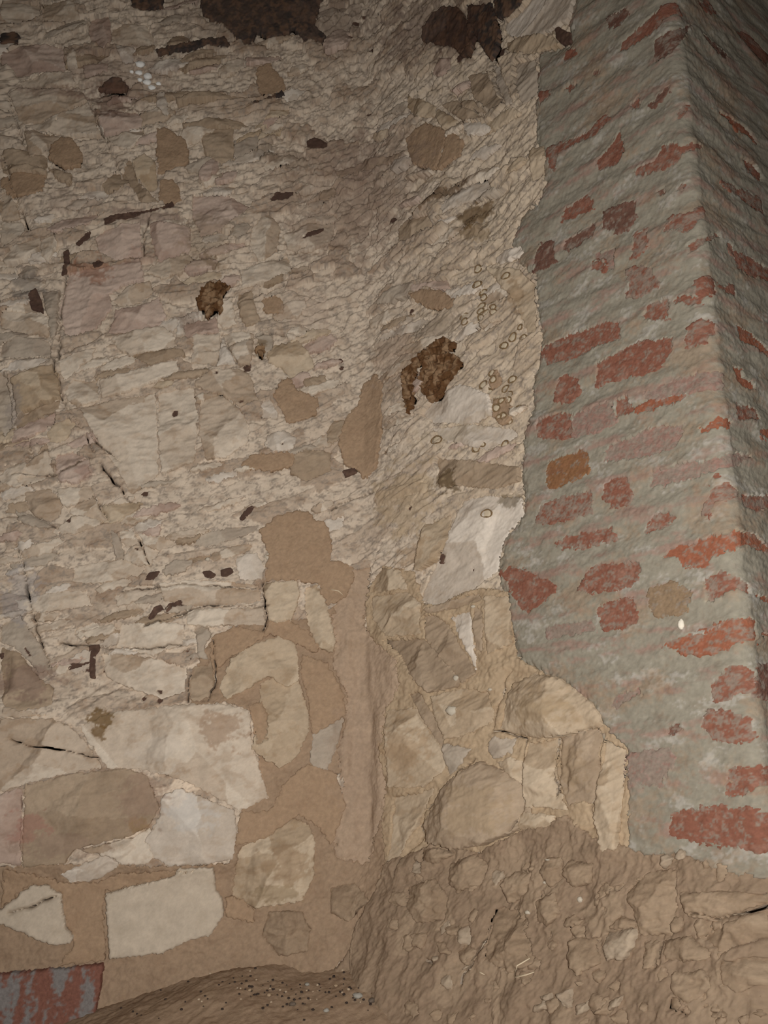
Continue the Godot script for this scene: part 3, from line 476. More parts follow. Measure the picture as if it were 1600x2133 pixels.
	["tan", [-575, 2448, -560, 2478, -538, 2490, -522, 2486, -515, 2475, -529, 2453, -550, 2442, -569, 2428]],
	["cream", [-189, 1387, -159, 1411, -113, 1429, -74, 1436, -58, 1425, -86, 1410, -134, 1385, -170, 1387]],
	["pink", [119, 1379, 149, 1403, 191, 1419, 218, 1408, 224, 1379, 199, 1365, 159, 1353, 129, 1360]],
	["cream", [-248, 1602, -224, 1640, -192, 1652, -165, 1661, -156, 1642, -180, 1605, -210, 1601, -237, 1594]],
	["white", [-967, 1674, -950, 1685, -920, 1693, -894, 1701, -883, 1692, -901, 1673, -930, 1670, -956, 1664]],
	["buff", [11, 2173, 32, 2191, 60, 2191, 81, 2186, 90, 2177, 69, 2158, 41, 2157, 20, 2168]],
	["cream", [-331, 1170, -314, 1181, -289, 1188, -266, 1195, -256, 1193, -273, 1180, -298, 1173, -320, 1169]],
	["pink", [-447, 1767, -419, 1790, -373, 1814, -335, 1825, -318, 1816, -346, 1796, -391, 1780, -430, 1763]],
	["white", [-576, 1014, -557, 1026, -524, 1042, -497, 1042, -484, 1041, -505, 1019, -538, 1009, -564, 1007]],
	["grey", [-834, 919, -811, 935, -772, 950, -740, 956, -724, 954, -749, 926, -787, 913, -819, 909]],
	["buff", [-542, 1390, -530, 1402, -511, 1407, -494, 1414, -487, 1407, -499, 1395, -519, 1387, -535, 1385]],
	["cream", [-676, 764, -661, 779, -638, 788, -620, 785, -612, 777, -626, 768, -649, 760, -667, 762]],
	["cream", [-725, 677, -712, 691, -691, 701, -675, 698, -668, 692, -682, 672, -702, 667, -718, 666]],
	["tan", [35, 1571, 60, 1576, 101, 1580, 136, 1583, 151, 1578, 125, 1566, 84, 1561, 50, 1563]],
	["white", [398, 1640, 420, 1645, 455, 1642, 481, 1630, 489, 1614, 467, 1608, 434, 1614, 406, 1620]],
	["cream", [-274, 1715, -246, 1739, -201, 1753, -162, 1766, -146, 1753, -175, 1731, -219, 1722, -256, 1712]],
	["grey", [-373, 1841, -358, 1868, -338, 1877, -322, 1878, -316, 1862, -331, 1839, -351, 1831, -366, 1839]],
	["cream", [-437, 1167, -418, 1181, -387, 1192, -361, 1198, -349, 1193, -369, 1178, -399, 1171, -425, 1165]],
	["pink", [-692, 2097, -663, 2117, -615, 2138, -572, 2157, -554, 2146, -583, 2126, -632, 2104, -672, 2095]],
	["tan", [-693, 2404, -675, 2422, -644, 2434, -618, 2445, -607, 2437, -626, 2419, -656, 2406, -681, 2400]],
	["grey", [-605, 2518, -588, 2538, -562, 2553, -540, 2559, -529, 2555, -547, 2527, -573, 2520, -595, 2510]],
	["tan", [-808, 1731, -794, 1746, -772, 1757, -753, 1768, -745, 1762, -759, 1745, -781, 1734, -799, 1730]],
	["cream", [-143, 1248, -126, 1266, -99, 1284, -78, 1287, -71, 1271, -89, 1249, -115, 1240, -135, 1238]],
	["cream", [-929, 1646, -906, 1670, -870, 1676, -839, 1679, -824, 1671, -847, 1647, -884, 1638, -914, 1639]],
	["tan", [-650, 746, -630, 761, -597, 772, -570, 774, -557, 768, -577, 756, -610, 748, -638, 741]],
	["cream", [395, 1227, 413, 1236, 441, 1237, 465, 1239, 473, 1230, 456, 1226, 427, 1221, 405, 1224]],
	["buff", [-368, 2139, -338, 2168, -291, 2183, -249, 2201, -233, 2184, -262, 2166, -309, 2149, -349, 2138]],
	["white", [-747, 854, -734, 866, -713, 876, -697, 877, -689, 873, -701, 862, -722, 852, -739, 848]],
	["cream", [-626, 1072, -612, 1083, -589, 1091, -569, 1097, -560, 1096, -575, 1081, -597, 1076, -617, 1069]],
	["cream", [-905, 1102, -891, 1118, -868, 1124, -850, 1127, -840, 1127, -855, 1104, -877, 1100, -896, 1097]],
	["cream", [-596, 1035, -579, 1051, -551, 1060, -527, 1064, -517, 1056, -535, 1036, -563, 1028, -586, 1027]],
	["tan", [-635, 2247, -605, 2271, -556, 2293, -514, 2304, -494, 2306, -524, 2280, -573, 2260, -614, 2250]],
	["white", [333, 1950, 356, 1964, 391, 1965, 418, 1954, 430, 1943, 407, 1939, 371, 1936, 346, 1946]],
	["white", [-113, 1040, -96, 1057, -74, 1059, -53, 1068, -49, 1042, -65, 1029, -87, 1026, -107, 1025]],
	["pink", [-729, 2227, -709, 2249, -677, 2262, -650, 2269, -637, 2267, -657, 2250, -689, 2238, -716, 2226]],
	["cream", [-636, 863, -616, 885, -587, 890, -561, 896, -550, 887, -568, 875, -599, 866, -625, 856]],
	["cream", [-994, 1674, -975, 1693, -943, 1699, -916, 1706, -903, 1697, -923, 1677, -955, 1668, -981, 1669]],
	["white", [-880, 1849, -868, 1863, -850, 1867, -835, 1870, -828, 1864, -839, 1852, -857, 1847, -873, 1845]],
	["pink", [-207, 1415, -192, 1432, -169, 1445, -151, 1448, -144, 1436, -161, 1412, -183, 1405, -200, 1409]],
	["grey", [-504, 2043, -480, 2065, -440, 2082, -406, 2094, -392, 2082, -417, 2060, -456, 2044, -489, 2039]],
	["white", [-680, 695, -666, 713, -643, 725, -625, 726, -620, 704, -636, 675, -657, 673, -674, 676]],
	["white", [-570, 1537, -543, 1564, -500, 1579, -464, 1587, -448, 1576, -474, 1561, -518, 1541, -553, 1537]],
	["grey", [-420, 708, -408, 719, -392, 723, -377, 726, -371, 723, -382, 712, -400, 706, -413, 704]],
	["buff", [-490, 1692, -467, 1705, -428, 1720, -395, 1727, -380, 1718, -405, 1697, -443, 1689, -477, 1678]],
	["cream", [52, 1323, 81, 1338, 126, 1342, 163, 1344, 176, 1330, 150, 1321, 106, 1318, 68, 1316]],
	["buff", [-208, 1529, -182, 1556, -141, 1570, -109, 1573, -93, 1571, -119, 1547, -159, 1536, -194, 1523]],
	["grey", [-961, 1486, -937, 1508, -897, 1523, -863, 1531, -847, 1527, -872, 1502, -912, 1489, -945, 1480]],
	["pink", [-131, 2511, -109, 2544, -77, 2564, -55, 2557, -51, 2515, -71, 2491, -100, 2482, -126, 2473]],
	["buff", [-664, 1049, -638, 1070, -595, 1087, -560, 1084, -543, 1082, -573, 1040, -615, 1028, -649, 1032]],
	["grey", [-168, 2597, -144, 2617, -105, 2632, -73, 2642, -58, 2638, -81, 2624, -120, 2605, -152, 2598]],
	["grey", [335, 1828, 353, 1832, 383, 1831, 409, 1830, 420, 1819, 400, 1816, 370, 1817, 345, 1819]],
	["tan", [-549, 2384, -517, 2415, -466, 2429, -422, 2442, -402, 2435, -436, 2395, -486, 2384, -530, 2364]],
	["tan", [-870, 2342, -839, 2367, -788, 2394, -744, 2407, -724, 2404, -755, 2375, -806, 2356, -849, 2344]],
	["white", [323, 1558, 353, 1572, 399, 1573, 440, 1570, 457, 1560, 425, 1549, 377, 1548, 338, 1545]],
	["white", [-401, 2062, -370, 2089, -320, 2108, -277, 2123, -257, 2125, -289, 2094, -340, 2069, -381, 2061]],
]
const PIER := [725, 2543, 694, 2315, 672, 2203, 649, 2136, 651, 2089, 560, 2129, 553, 2049, 540, 1946, 545, 1835, 555, 1764, 535, 1722, 490, 1720, 468, 1686, 451, 1646, 471, 1594, 513, 1537, 514, 1458, 521, 1360, 495, 1288, 486, 1222, 458, 1151, 448, 1076, 454, 998, 396, 945, 376, 881, 386, 829, 399, 756, 416, 684, 469, 654, 538, 616, 596, 571, 602, 532, 619, 507, 659, 491, 645, 396, 635, 314, 682, 301, 737, 308, 746, 289, 807, 275, 872, 272, 898, 277, 1120, 237, 2200, 237, 2200, 3300, 725, 3300]
const BRICKS := [
	["red", 20, [779, 1977, 784, 1996, 838, 2008, 879, 2018, 912, 2016, 917, 1999, 863, 1973, 803, 1970]],
	["dark", 30, [749, 2084, 771, 2087, 800, 2078, 807, 2059, 785, 2044, 761, 2053]],
	["dark", 40, [856, 1948, 884, 1954, 905, 1954, 957, 1998, 890, 1890, 855, 1896]],
	["red", 10, [632, 2052, 637, 2074, 664, 2069, 665, 2047]],
	["red", 20, [555, 1980, 562, 2013, 600, 1988, 579, 1978]],
	["red", 30, [627, 1981, 644, 1982, 669, 1969, 639, 1957]],
	["red", 30, [706, 1976, 723, 1968, 726, 1954, 710, 1961]],
	["red", 40, [571, 1842, 611, 1837, 677, 1823, 729, 1838, 736, 1820, 685, 1805, 606, 1821, 584, 1782, 572, 1802]],
	["red", 10, [693, 1745, 722, 1753, 762, 1780, 768, 1743, 766, 1718, 743, 1704, 703, 1715]],
	["red", 30, [775, 1669, 833, 1664, 854, 1687, 885, 1679, 887, 1660, 939, 1683, 930, 1667, 881, 1636, 830, 1637, 801, 1643]],
	["dark", 30, [835, 1800, 878, 1817, 883, 1805, 845, 1793]],
	["red", 50, [887, 1729, 890, 1752, 919, 1771, 909, 1746]],
	["orange", 15, [1001, 1803, 1053, 1813, 1132, 1821, 1173, 1800, 1141, 1800, 1075, 1797]],
	["dark", 30, [982, 1996, 1037, 1994, 1096, 1998, 1078, 1975, 1020, 1975]],
	["red", 20, [1093, 1727, 1138, 1731, 1175, 1720, 1164, 1700, 1113, 1703]],
	["red", 30, [1147, 2094, 1210, 2123, 1293, 2110, 1276, 2067, 1201, 2080]],
	["red", 40, [982, 2071, 1034, 2109, 1063, 2096, 1039, 2076]],
	["red", 50, [787, 1831, 811, 1837, 820, 1810, 800, 1810]],
	["red", 20, [594, 1641, 609, 1667, 661, 1668, 685, 1644, 675, 1629, 619, 1634]],
	["dark", 30, [699, 1567, 709, 1602, 769, 1599, 787, 1587, 777, 1559, 760, 1541, 736, 1543]],
	["dark", 40, [592, 1566, 599, 1589, 638, 1589, 681, 1593, 680, 1561, 648, 1560, 619, 1554]],
	["dark", 20, [511, 1550, 517, 1590, 536, 1611, 572, 1597, 571, 1548, 528, 1547]],
	["red", 30, [663, 1481, 668, 1503, 696, 1491, 698, 1470]],
	["pale", 60, [675, 1520, 726, 1510, 723, 1462, 701, 1473, 698, 1493, 672, 1505]],
	["red", 50, [761, 1467, 770, 1517, 800, 1517, 804, 1484, 777, 1472]],
	["red", 50, [838, 1494, 858, 1514, 897, 1503, 914, 1516, 910, 1496, 889, 1464, 869, 1486, 845, 1488]],
	["dark", 20, [826, 1592, 851, 1589, 851, 1573, 835, 1575]],
	["red", 40, [872, 1573, 892, 1574, 889, 1560]],
	["red", 65, [747, 1391, 752, 1445, 805, 1426, 812, 1381, 797, 1377, 761, 1382]],
	["red", 45, [774, 1325, 784, 1350, 824, 1350, 836, 1339, 827, 1307, 798, 1308]],
	["red", 30, [840, 1340, 864, 1340, 886, 1324, 890, 1354, 920, 1364, 921, 1332, 889, 1309, 849, 1326]],
	["red", 20, [934, 1352, 992, 1374, 991, 1350, 957, 1349]],
	["red", 35, [524, 1331, 526, 1357, 578, 1361, 688, 1352, 723, 1338, 723, 1301, 669, 1303, 604, 1302, 536, 1309]],
	["red", 25, [654, 1219, 662, 1269, 740, 1277, 812, 1264, 835, 1258, 829, 1230, 807, 1210, 770, 1207, 677, 1220]],
	["red", 35, [857, 1233, 867, 1266, 888, 1271, 907, 1265, 910, 1246, 894, 1229, 863, 1229]],
	["orange", 20, [990, 1290, 1042, 1289, 1112, 1265, 1093, 1248, 1035, 1259, 988, 1254]],
	["red", 40, [1008, 1462, 1057, 1467, 1162, 1477, 1154, 1444, 1066, 1425, 1018, 1426]],
	["red", 60, [997, 1618, 1052, 1627, 1146, 1646, 1158, 1611, 1099, 1604, 1049, 1610]],
	["red", 60, [881, 1436, 887, 1443, 953, 1481, 965, 1479, 900, 1429, 887, 1418]],
	["red", 30, [986, 1472, 1004, 1476, 1016, 1451, 999, 1452]],
	["red", 25, [552, 1219, 558, 1259, 577, 1271, 616, 1247, 610, 1219, 588, 1208]],
	["red", 30, [694, 1131, 697, 1172, 720, 1175, 736, 1149, 731, 1137, 705, 1135]],
	["orange", 30, [737, 1137, 765, 1146, 817, 1139, 846, 1136, 849, 1129, 821, 1125, 770, 1126]],
	["pale", 50, [756, 1166, 833, 1172, 893, 1167, 909, 1161, 909, 1138, 860, 1139, 845, 1139, 783, 1147]],
	["orange", 10, [947, 1192, 988, 1197, 983, 1176, 1018, 1178, 1026, 1161, 983, 1152, 954, 1167]],
	["red", 35, [496, 1180, 510, 1191, 566, 1188, 589, 1178, 589, 1130, 562, 1131, 504, 1152]],
	["pale", 50, [591, 1127, 594, 1172, 659, 1177, 692, 1169, 693, 1128, 654, 1122, 603, 1123]],
	["orange", 15, [858, 1062, 881, 1062, 899, 1079, 929, 1069, 920, 1057, 892, 1052, 870, 1049]],
	["red", 40, [947, 1112, 1017, 1121, 1024, 1099, 958, 1080, 938, 1091]],
	["orange", 15, [1020, 1082, 1071, 1089, 1066, 1068, 1022, 1067]],
	["pale", 50, [657, 1052, 666, 1080, 704, 1087, 777, 1092, 834, 1079, 834, 1056, 820, 1040, 772, 1037, 700, 1043]],
	["yellow", 15, [516, 1056, 525, 1087, 600, 1091, 626, 1084, 620, 1044, 593, 1037, 563, 1025, 520, 1031]],
	["red", 35, [651, 988, 660, 1007, 686, 1012, 712, 1005, 711, 958, 671, 956]],
	["pale", 60, [756, 974, 762, 1004, 833, 1005, 870, 998, 894, 999, 939, 1014, 983, 1018, 920, 979, 880, 971, 819, 970]],
	["red", 20, [882, 968, 894, 969, 894, 959, 885, 959]],
	["red", 60, [488, 958, 498, 995, 582, 1001, 628, 1000, 621, 954, 578, 954]],
	["red", 45, [733, 891, 753, 916, 791, 920, 801, 902, 778, 891, 740, 887]],
	["red", 40, [534, 908, 567, 918, 667, 914, 669, 891, 605, 890, 550, 890]],
	["red", 60, [860, 905, 877, 944, 901, 949, 918, 939, 900, 919, 874, 914, 867, 894]],
	["red", 50, [928, 931, 1039, 953, 1032, 927, 982, 908, 928, 910]],
	["red", 20, [385, 868, 404, 881, 451, 862, 502, 834, 519, 813, 504, 797, 466, 784, 454, 773, 433, 783]],
	["red", 35, [580, 800, 604, 830, 622, 848, 722, 834, 723, 817, 702, 792, 601, 793]],
	["orange", 30, [759, 834, 794, 849, 873, 857, 944, 867, 984, 855, 1012, 839, 960, 831, 926, 836, 897, 823, 868, 819, 853, 806, 808, 810, 793, 836]],
	["red", 30, [619, 756, 640, 767, 703, 768, 705, 720, 668, 718, 632, 719]],
	["buffb", 20, [731, 768, 743, 782, 780, 782, 818, 771, 822, 748, 800, 732, 753, 731, 735, 743]],
	["red", 50, [844, 784, 882, 792, 898, 779, 921, 761, 918, 746, 898, 757, 887, 751, 849, 738]],
	["orange", 20, [925, 752, 991, 749, 988, 739, 929, 744]],
	["orange", 40, [751, 673, 777, 685, 837, 689, 896, 708, 921, 705, 919, 668, 883, 665, 843, 653, 809, 657]],
	["orange", 30, [931, 687, 976, 685, 974, 677, 932, 678]],
	["red", 50, [844, 574, 840, 599, 876, 632, 906, 619, 904, 580, 887, 589, 866, 573]],
	["dark", 40, [912, 624, 962, 628, 950, 575, 904, 577]],
	["pale", 70, [632, 570, 645, 592, 703, 605, 702, 589, 659, 576]],
	["pale", 80, [495, 720, 500, 738, 604, 740, 612, 717, 551, 714]],
	["red", 50, [809, 531, 831, 551, 870, 549, 898, 539, 901, 505, 877, 502, 833, 509, 821, 524]],
	["red", 35, [835, 416, 854, 439, 850, 460, 898, 466, 923, 462, 918, 439, 894, 431, 879, 418]],
	["red", 25, [736, 353, 745, 391, 818, 399, 904, 393, 908, 349, 890, 337, 845, 338, 799, 343, 743, 350]],
	["pale", 70, [658, 441, 662, 479, 750, 493, 751, 466, 723, 429]],
	["dark", 40, [746, 518, 754, 536, 772, 538, 778, 526, 752, 513]],
]
const CRACKS := [
	[-991, 2247, -971, 2185, -949, 2124, -924, 2064],
	[-991, 2075, -952, 1956, -919, 1884, -887, 1813],
	[-780, 2247, -752, 2189, -726, 2132, -693, 2066, -662, 1999],
	[-792, 1456, -775, 1407, -761, 1362, -749, 1333, -728, 1304, -704, 1269],
	[-693, 1251, -680, 1232, -666, 1208],
	[-653, 1184, -628, 1148, -599, 1119, -574, 1088],
	[-661, 1098, -642, 1067, -617, 1034],
	[-560, 1022, -542, 989, -528, 959, -515, 926],
	[-824, 1229, -811, 1190],
	[-85, 1078, -59, 1099, -32, 1113, 19, 1125],
	[134, 1674, 225, 1670, 304, 1655, 397, 1634],
	[397, 663, 380, 637, 364, 588, 343, 540, 377, 532, 427, 521],
	[422, 519, 419, 463, 419, 427, 414, 381, 391, 344],
	[506, 517, 500, 472, 487, 452, 501, 419],
	[515, 512, 509, 463, 495, 410],
	[608, 523, 595, 462, 588, 411, 572, 385, 576, 360],
	[301, 481, 250, 452, 216, 415, 173, 376, 155, 348, 165, 322, 110, 277, 103, 239],
	[357, 172, 352, 148, 337, 123, 326, 106, 316, 90, 313, 74],
	[224, 103, 241, 94],
	[-376, 1551, -381, 1509, -386, 1463],
	[-373, 1537, -351, 1497, -335, 1466],
	[-244, 896, -233, 815, -238, 775],
	[-402, 609, -407, 645, -401, 671],
	[-360, 612, -345, 656, -346, 700, -357, 756],
	[-916, 1447, -847, 1454, -778, 1462, -689, 1518, -647, 1575],
	[-795, 525, -696, 505, -655, 503, -592, 485],
	[-936, 1711, -877, 1728, -781, 1727, -661, 1742, -593, 1762],
	[-775, 1452, -782, 1526, -785, 1622, -780, 1697],
	[-593, 1762, -595, 1849, -585, 1879],
	[-725, 2133, -619, 2164],
	[-818, 1189, -689, 1257, -603, 1186],
	[-852, 1146, -757, 1143, -672, 1195],
	[-867, 1037, -803, 1045, -732, 1011],
	[-813, 951, -780, 849, -748, 749, -720, 684],
	[-827, 974, -794, 882, -764, 793],
	[-576, 865, -434, 885, -242, 878],
	[-515, 781, -386, 832, -229, 838],
	[-705, 739, -630, 735, -511, 731, -425, 743],
	[-338, 1737, -263, 1771, -162, 1822],
	[-357, 1621, -285, 1668, -160, 1734],
	[-412, 1494, -255, 1558, -156, 1550],
	[-744, 175, -706, 183, -648, 207],
	[267, 2218, 321, 2119, 396, 2049],
	[413, 2210, 382, 2279, 362, 2342],
	[448, 2058, 406, 2191],
	[-390, 1661, -373, 1691],
	[610, 186, 620, 155],
	[723, 192, 723, 154],
	[776, 236, 826, 230, 892, 254],
]
# along, up, half width, half height, r, g, b, strength percent
const STAINS := [
	[-592, 569, 31, 23, 96, 72, 40, 85],
	[-593, 541, 14, 21, 98, 74, 44, 80],
	[-275, 2104, 53, 22, 82, 66, 50, 50],
	[259, 1885, 86, 20, 78, 56, 34, 75],
	[344, 1791, 50, 36, 84, 62, 36, 80],
	[342, 1737, 41, 35, 96, 74, 46, 55],
	[248, 1108, 35, 31, 78, 60, 36, 75],
	[413, 1029, 30, 17, 84, 68, 44, 60],
	[-414, 1760, 35, 20, 88, 66, 40, 60],
	[-279, 1515, 20, 27, 100, 74, 40, 50],
	[-719, 1710, 60, 37, 120, 76, 52, 55],
	[-489, 345, 26, 16, 120, 92, 58, 50],
	[-417, 2571, 222, 159, 84, 66, 54, 35],
	[-697, 2337, 157, 115, 104, 80, 66, 35],
	[-96, 2590, 141, 89, 88, 70, 58, 50],
	[183, 2470, 142, 118, 92, 72, 60, 55],
	[325, 2365, 106, 95, 70, 48, 36, 55],
	[-716, 2245, 64, 64, 92, 66, 52, 60],
	[-87, 1964, 182, 221, 128, 106, 88, 45],
	[63, 2005, 144, 189, 118, 98, 82, 45],
	[-871, 2256, 115, 22, 110, 84, 70, 40],
	[-597, 1878, 100, 21, 112, 90, 78, 50],
	[-454, 1587, 37, 36, 112, 90, 74, 50],
	[-196, 2095, 53, 48, 104, 84, 66, 50],
	[-866, 1313, 23, 64, 120, 108, 98, 50],
	[-680, 1158, 29, 20, 128, 100, 86, 50],
	[-601, 1761, 37, 29, 140, 108, 90, 40],
	[-430, 1817, 76, 89, 126, 106, 84, 45],
	[452, 1508, 22, 49, 120, 96, 70, 60],
	[214, 1516, 71, 26, 120, 104, 86, 60],
	[94, 1475, 75, 81, 140, 118, 98, 50],
	[-868, 1645, 48, 42, 96, 88, 80, 50],
	[264, 1223, 105, 24, 150, 132, 106, 40],
	[122, 1086, 98, 98, 150, 128, 98, 50],
	[149, 951, 55, 35, 138, 112, 84, 50],
	[453, 2101, 59, 57, 120, 106, 90, 40],
	[-759, 652, 63, 43, 112, 90, 76, 60],
	[-801, 848, 42, 68, 130, 122, 116, 50],
	[-325, 548, 53, 42, 128, 100, 76, 55],
	[-483, 404, 62, 50, 126, 102, 84, 50],
	[-719, 346, 40, 39, 138, 100, 84, 60],
	[-655, 308, 89, 29, 126, 104, 86, 50],
	[-378, 364, 52, 40, 168, 160, 148, 50],
	[-459, 506, 63, 41, 172, 158, 140, 40],
	[-35, 2109, 98, 97, 112, 92, 78, 40],
	[-786, 1907, 86, 44, 132, 112, 96, 40],
	[-158, 1634, 76, 86, 158, 138, 118, 40],
	[-166, 262, 63, 39, 132, 108, 82, 60],
	[-185, 205, 52, 24, 124, 104, 78, 60],
	[488, 573, 69, 37, 134, 112, 84, 55],
	[527, 463, 44, 44, 128, 106, 80, 50],
	[117, 506, 66, 62, 138, 112, 84, 50],
	[314, 388, 80, 57, 134, 112, 84, 40],
	[-19, 465, 54, 161, 134, 112, 92, 30],
]
# along, up, radius (mm)
const RINGS := [383, 1523, 9.1, 352, 1527, 10.5, 389, 1507, 9.1, 368, 1502, 10.5, 391, 1494, 10.4, 349, 1514, 9.2, 350, 1497, 9.2, 358, 1563, 10.6, 360, 1548, 10.6, 348, 1584, 12.0, 342, 1635, 12.1, 303, 1518, 13.4, 306, 1501, 10.6, 437, 1568, 11.6, 465, 1427, 7.5, 469, 1401, 8.7, 443, 1410, 12.6, 418, 1398, 11.4, 352, 1320, 11.5, 364, 1298, 12.7, 377, 1342, 8.9, 369, 1311, 6.4, 414, 1291, 10.0, 424, 1276, 8.7, 389, 1278, 12.6, 421, 1263, 10.0, 402, 1265, 8.8, 387, 1252, 11.3, 446, 1235, 11.1, 404, 1228, 10.0, 392, 1229, 7.5, 418, 1213, 8.7, 435, 1308, 11.2, 383, 1324, 10.2, 217, 1216, 14.4, 325, 1172, 12.7, 356, 1006, 13.5, 406, 1159, 11.1, 344, 1174, 7.6]
const WHITES := [-647, 2373, 14.0, -651, 2351, 10.8, -624, 2342, 12.4, -644, 2327, 7.7, -624, 2323, 12.4, -595, 2326, 7.7, -612, 2309, 10.8, -669, 2351, 6.2]
const HOLES := [-480, 1321, 9.7, -384, 1434, 7.0, -309, 1458, 8.5, -318, 1362, 8.4, -211, 1247, 5.5, -249, 1250, 4.1, -539, 1107, 8.0, -635, 680, 6.3, -710, 1032, 7.9, -547, 967, 6.6, -468, 632, 7.5, -503, 616, 6.2, -467, 611, 7.5, -729, 1003, 3.9, -67, 1490, 2.9, -64, 1471, 2.9, 411, 914, 2.5, 306, 888, 3.7, 224, 928, 10.1, 557, 1827, 5.1, 544, 1832, 3.9, 540, 1766, 3.8, 323, 1873, 7.0, 142, 1587, 4.2, 309, 2291, 8.8, -625, 1758, 2.9, -413, 727, 5.1, -406, 708, 5.1, -596, 678, 3.8, 134, 1063, 7.9, 10, 2486, 11.3, -14, 2614, 9.8, -37, 2591, 11.4, -53, 2540, 9.7, 3, 2262, 9.4, 84, 1881, 7.4, -852, 2163, 4.5, 446, 2217, 9.8, 667, 2125, 5.2]
const CHIPS := [250, 583, 14.5, 10.3, 4, 263, 652, 7.3, 6.2, 4, -234, 960, 10.4, 9.3, 4, 447, 204, 6.3, 3.6, 4, 472, 256, 5.4, 2.7, 4, 483, 297, 5.5, 1.8, 4, 552, 234, 5.2, 5.2, 4, 343, 623, 5.0, 3.0, 4, 309, 803, 6.3, 3.1, 4, -381, 946, 5.7, 4.6, 4]
const STRAWS := [
	[448, 102, 453, 120, 471, 132, 461, 137],
	[450, 101, 470, 107, 485, 113],
	[355, 99, 364, 95],
	[-82, 878, -66, 875, -54, 866],
]
const STRAW_LABELS := ["pale forked straw standing up against the rubble", "pale short straw lying level below the forked one on the rubble", "tiny pale straw beside the deep crack in the rubble", "white bent straw stuck in the brown clay patch above the boulders"]
# x, depth, radius (mm)
const PEBBLES := [-52, 1951, 10.4, -10, 1960, 15.2, -24, 1942, 8.5, -156, 1998, 5.8, -97, 1989, 4.8, 40, 1970, 5.7, 96, 1984, 5.8, -228, 1956, 5.7, -178, 1932, 7.5, -111, 1913, 6.5, -268, 1970, 4.8, 128, 2023, 4.9]

var us := PackedFloat32Array()
var vs := PackedFloat32Array()
var NU := 0
var NV := 0
var cx := PackedFloat32Array()
var cz := PackedFloat32Array()
var nx := PackedFloat32Array()
var nz := PackedFloat32Array()
var GR := PackedFloat32Array()   # worn edges of cracks
var CD := PackedFloat32Array()   # distance from the open cracks
var MA := PackedFloat32Array()   # large relief
var TOP := PackedFloat32Array()  # height of the topmost surface
var COV := PackedInt32Array()
var owner_id := 0
var SWT := PackedFloat32Array()
var SR := PackedFloat32Array()
var SG := PackedFloat32Array()
var SB := PackedFloat32Array()
var n_low: FastNoiseLite
var n_mid: FastNoiseLite
var n_fine: FastNoiseLite
var n_cell: FastNoiseLite
var n_facet: FastNoiseLite
var n_ridge: FastNoiseLite
var n_val: FastNoiseLite
var mats := {}
var left: Node3D
var back: Node3D
var pier: Node3D
var names := {}

func noise(type, freq, octaves, sd):
	var n := FastNoiseLite.new()
	n.noise_type = type; n.frequency = freq; n.seed = sd
	n.fractal_type = FastNoiseLite.FRACTAL_FBM if octaves > 1 else FastNoiseLite.FRACTAL_NONE
	n.fractal_octaves = octaves
	return n

func lin(r, g, b): return Color(r / 255.0, g / 255.0, b / 255.0).srgb_to_linear()

func grain(sd, freq, lo, hi, size = 1024):
	var t := NoiseTexture2D.new()
	t.width = size; t.height = size; t.seamless = true; t.generate_mipmaps = false
	t.noise = noise(FastNoiseLite.TYPE_SIMPLEX_SMOOTH, freq, 5, sd)
	var g := Gradient.new()
	g.set_color(0, Color(lo, lo, lo)); g.set_color(1, Color(hi, hi, hi))
	t.color_ramp = g
	return t

func bumps(sd, freq, strength, size = 1024):
	var t := NoiseTexture2D.new()
	t.width = size; t.height = size; t.seamless = true; t.generate_mipmaps = false
	t.noise = noise(FastNoiseLite.TYPE_SIMPLEX_SMOOTH, freq, 5, sd)
	t.as_normal_map = true; t.bump_strength = strength
	return t

func surface(called, rough, tex, norm, norm_scale, tile):
	var m := StandardMaterial3D.new()
	m.resource_name = called
	m.vertex_color_use_as_albedo = true
	m.roughness = rough; m.metallic_specular = 0.25
	m.albedo_texture = tex
	m.normal_enabled = true; m.normal_texture = norm; m.normal_scale = norm_scale
	m.uv1_triplanar = true; m.uv1_world_triplanar = true
	m.uv1_scale = Vector3.ONE * tile
	m.cull_mode = BaseMaterial3D.CULL_DISABLED
	mats[called] = m
	return m

func sm(a, b, x):
	var t := clampf((x - a) / (b - a), 0.0, 1.0)
	return t * t * (3.0 - 2.0 * t)

# talus at the foot of the walls and the ledge of big blocks
func relief(u, v):
	var amp: float = 0.02 + 0.11 * sm(-0.25, 0.15, u)
	var s: float = clampf((0.33 - v) / 0.33, 0.0, 1.4)
	var r: float = amp * pow(s, 1.4)
	r += 0.026 * sm(0.645, 0.575, v) * sm(0.215, 0.285, v) * sm(-0.17, -0.30, u)
	return r

func tag(o, label, category, group = "", kind = ""):
	o.set_meta("label", label)
	if category != "": o.set_meta("category", category)
	if group != "": o.set_meta("group", group)
	if kind != "": o.set_meta("kind", kind)

func put(mesh, called, mat, parent):
	var o := MeshInstance3D.new()
	o.name = called; o.mesh = mesh; o.material_override = mat
	o.cast_shadow = GeometryInstance3D.SHADOW_CASTING_SETTING_ON
	parent.add_child(o, true)
	return o

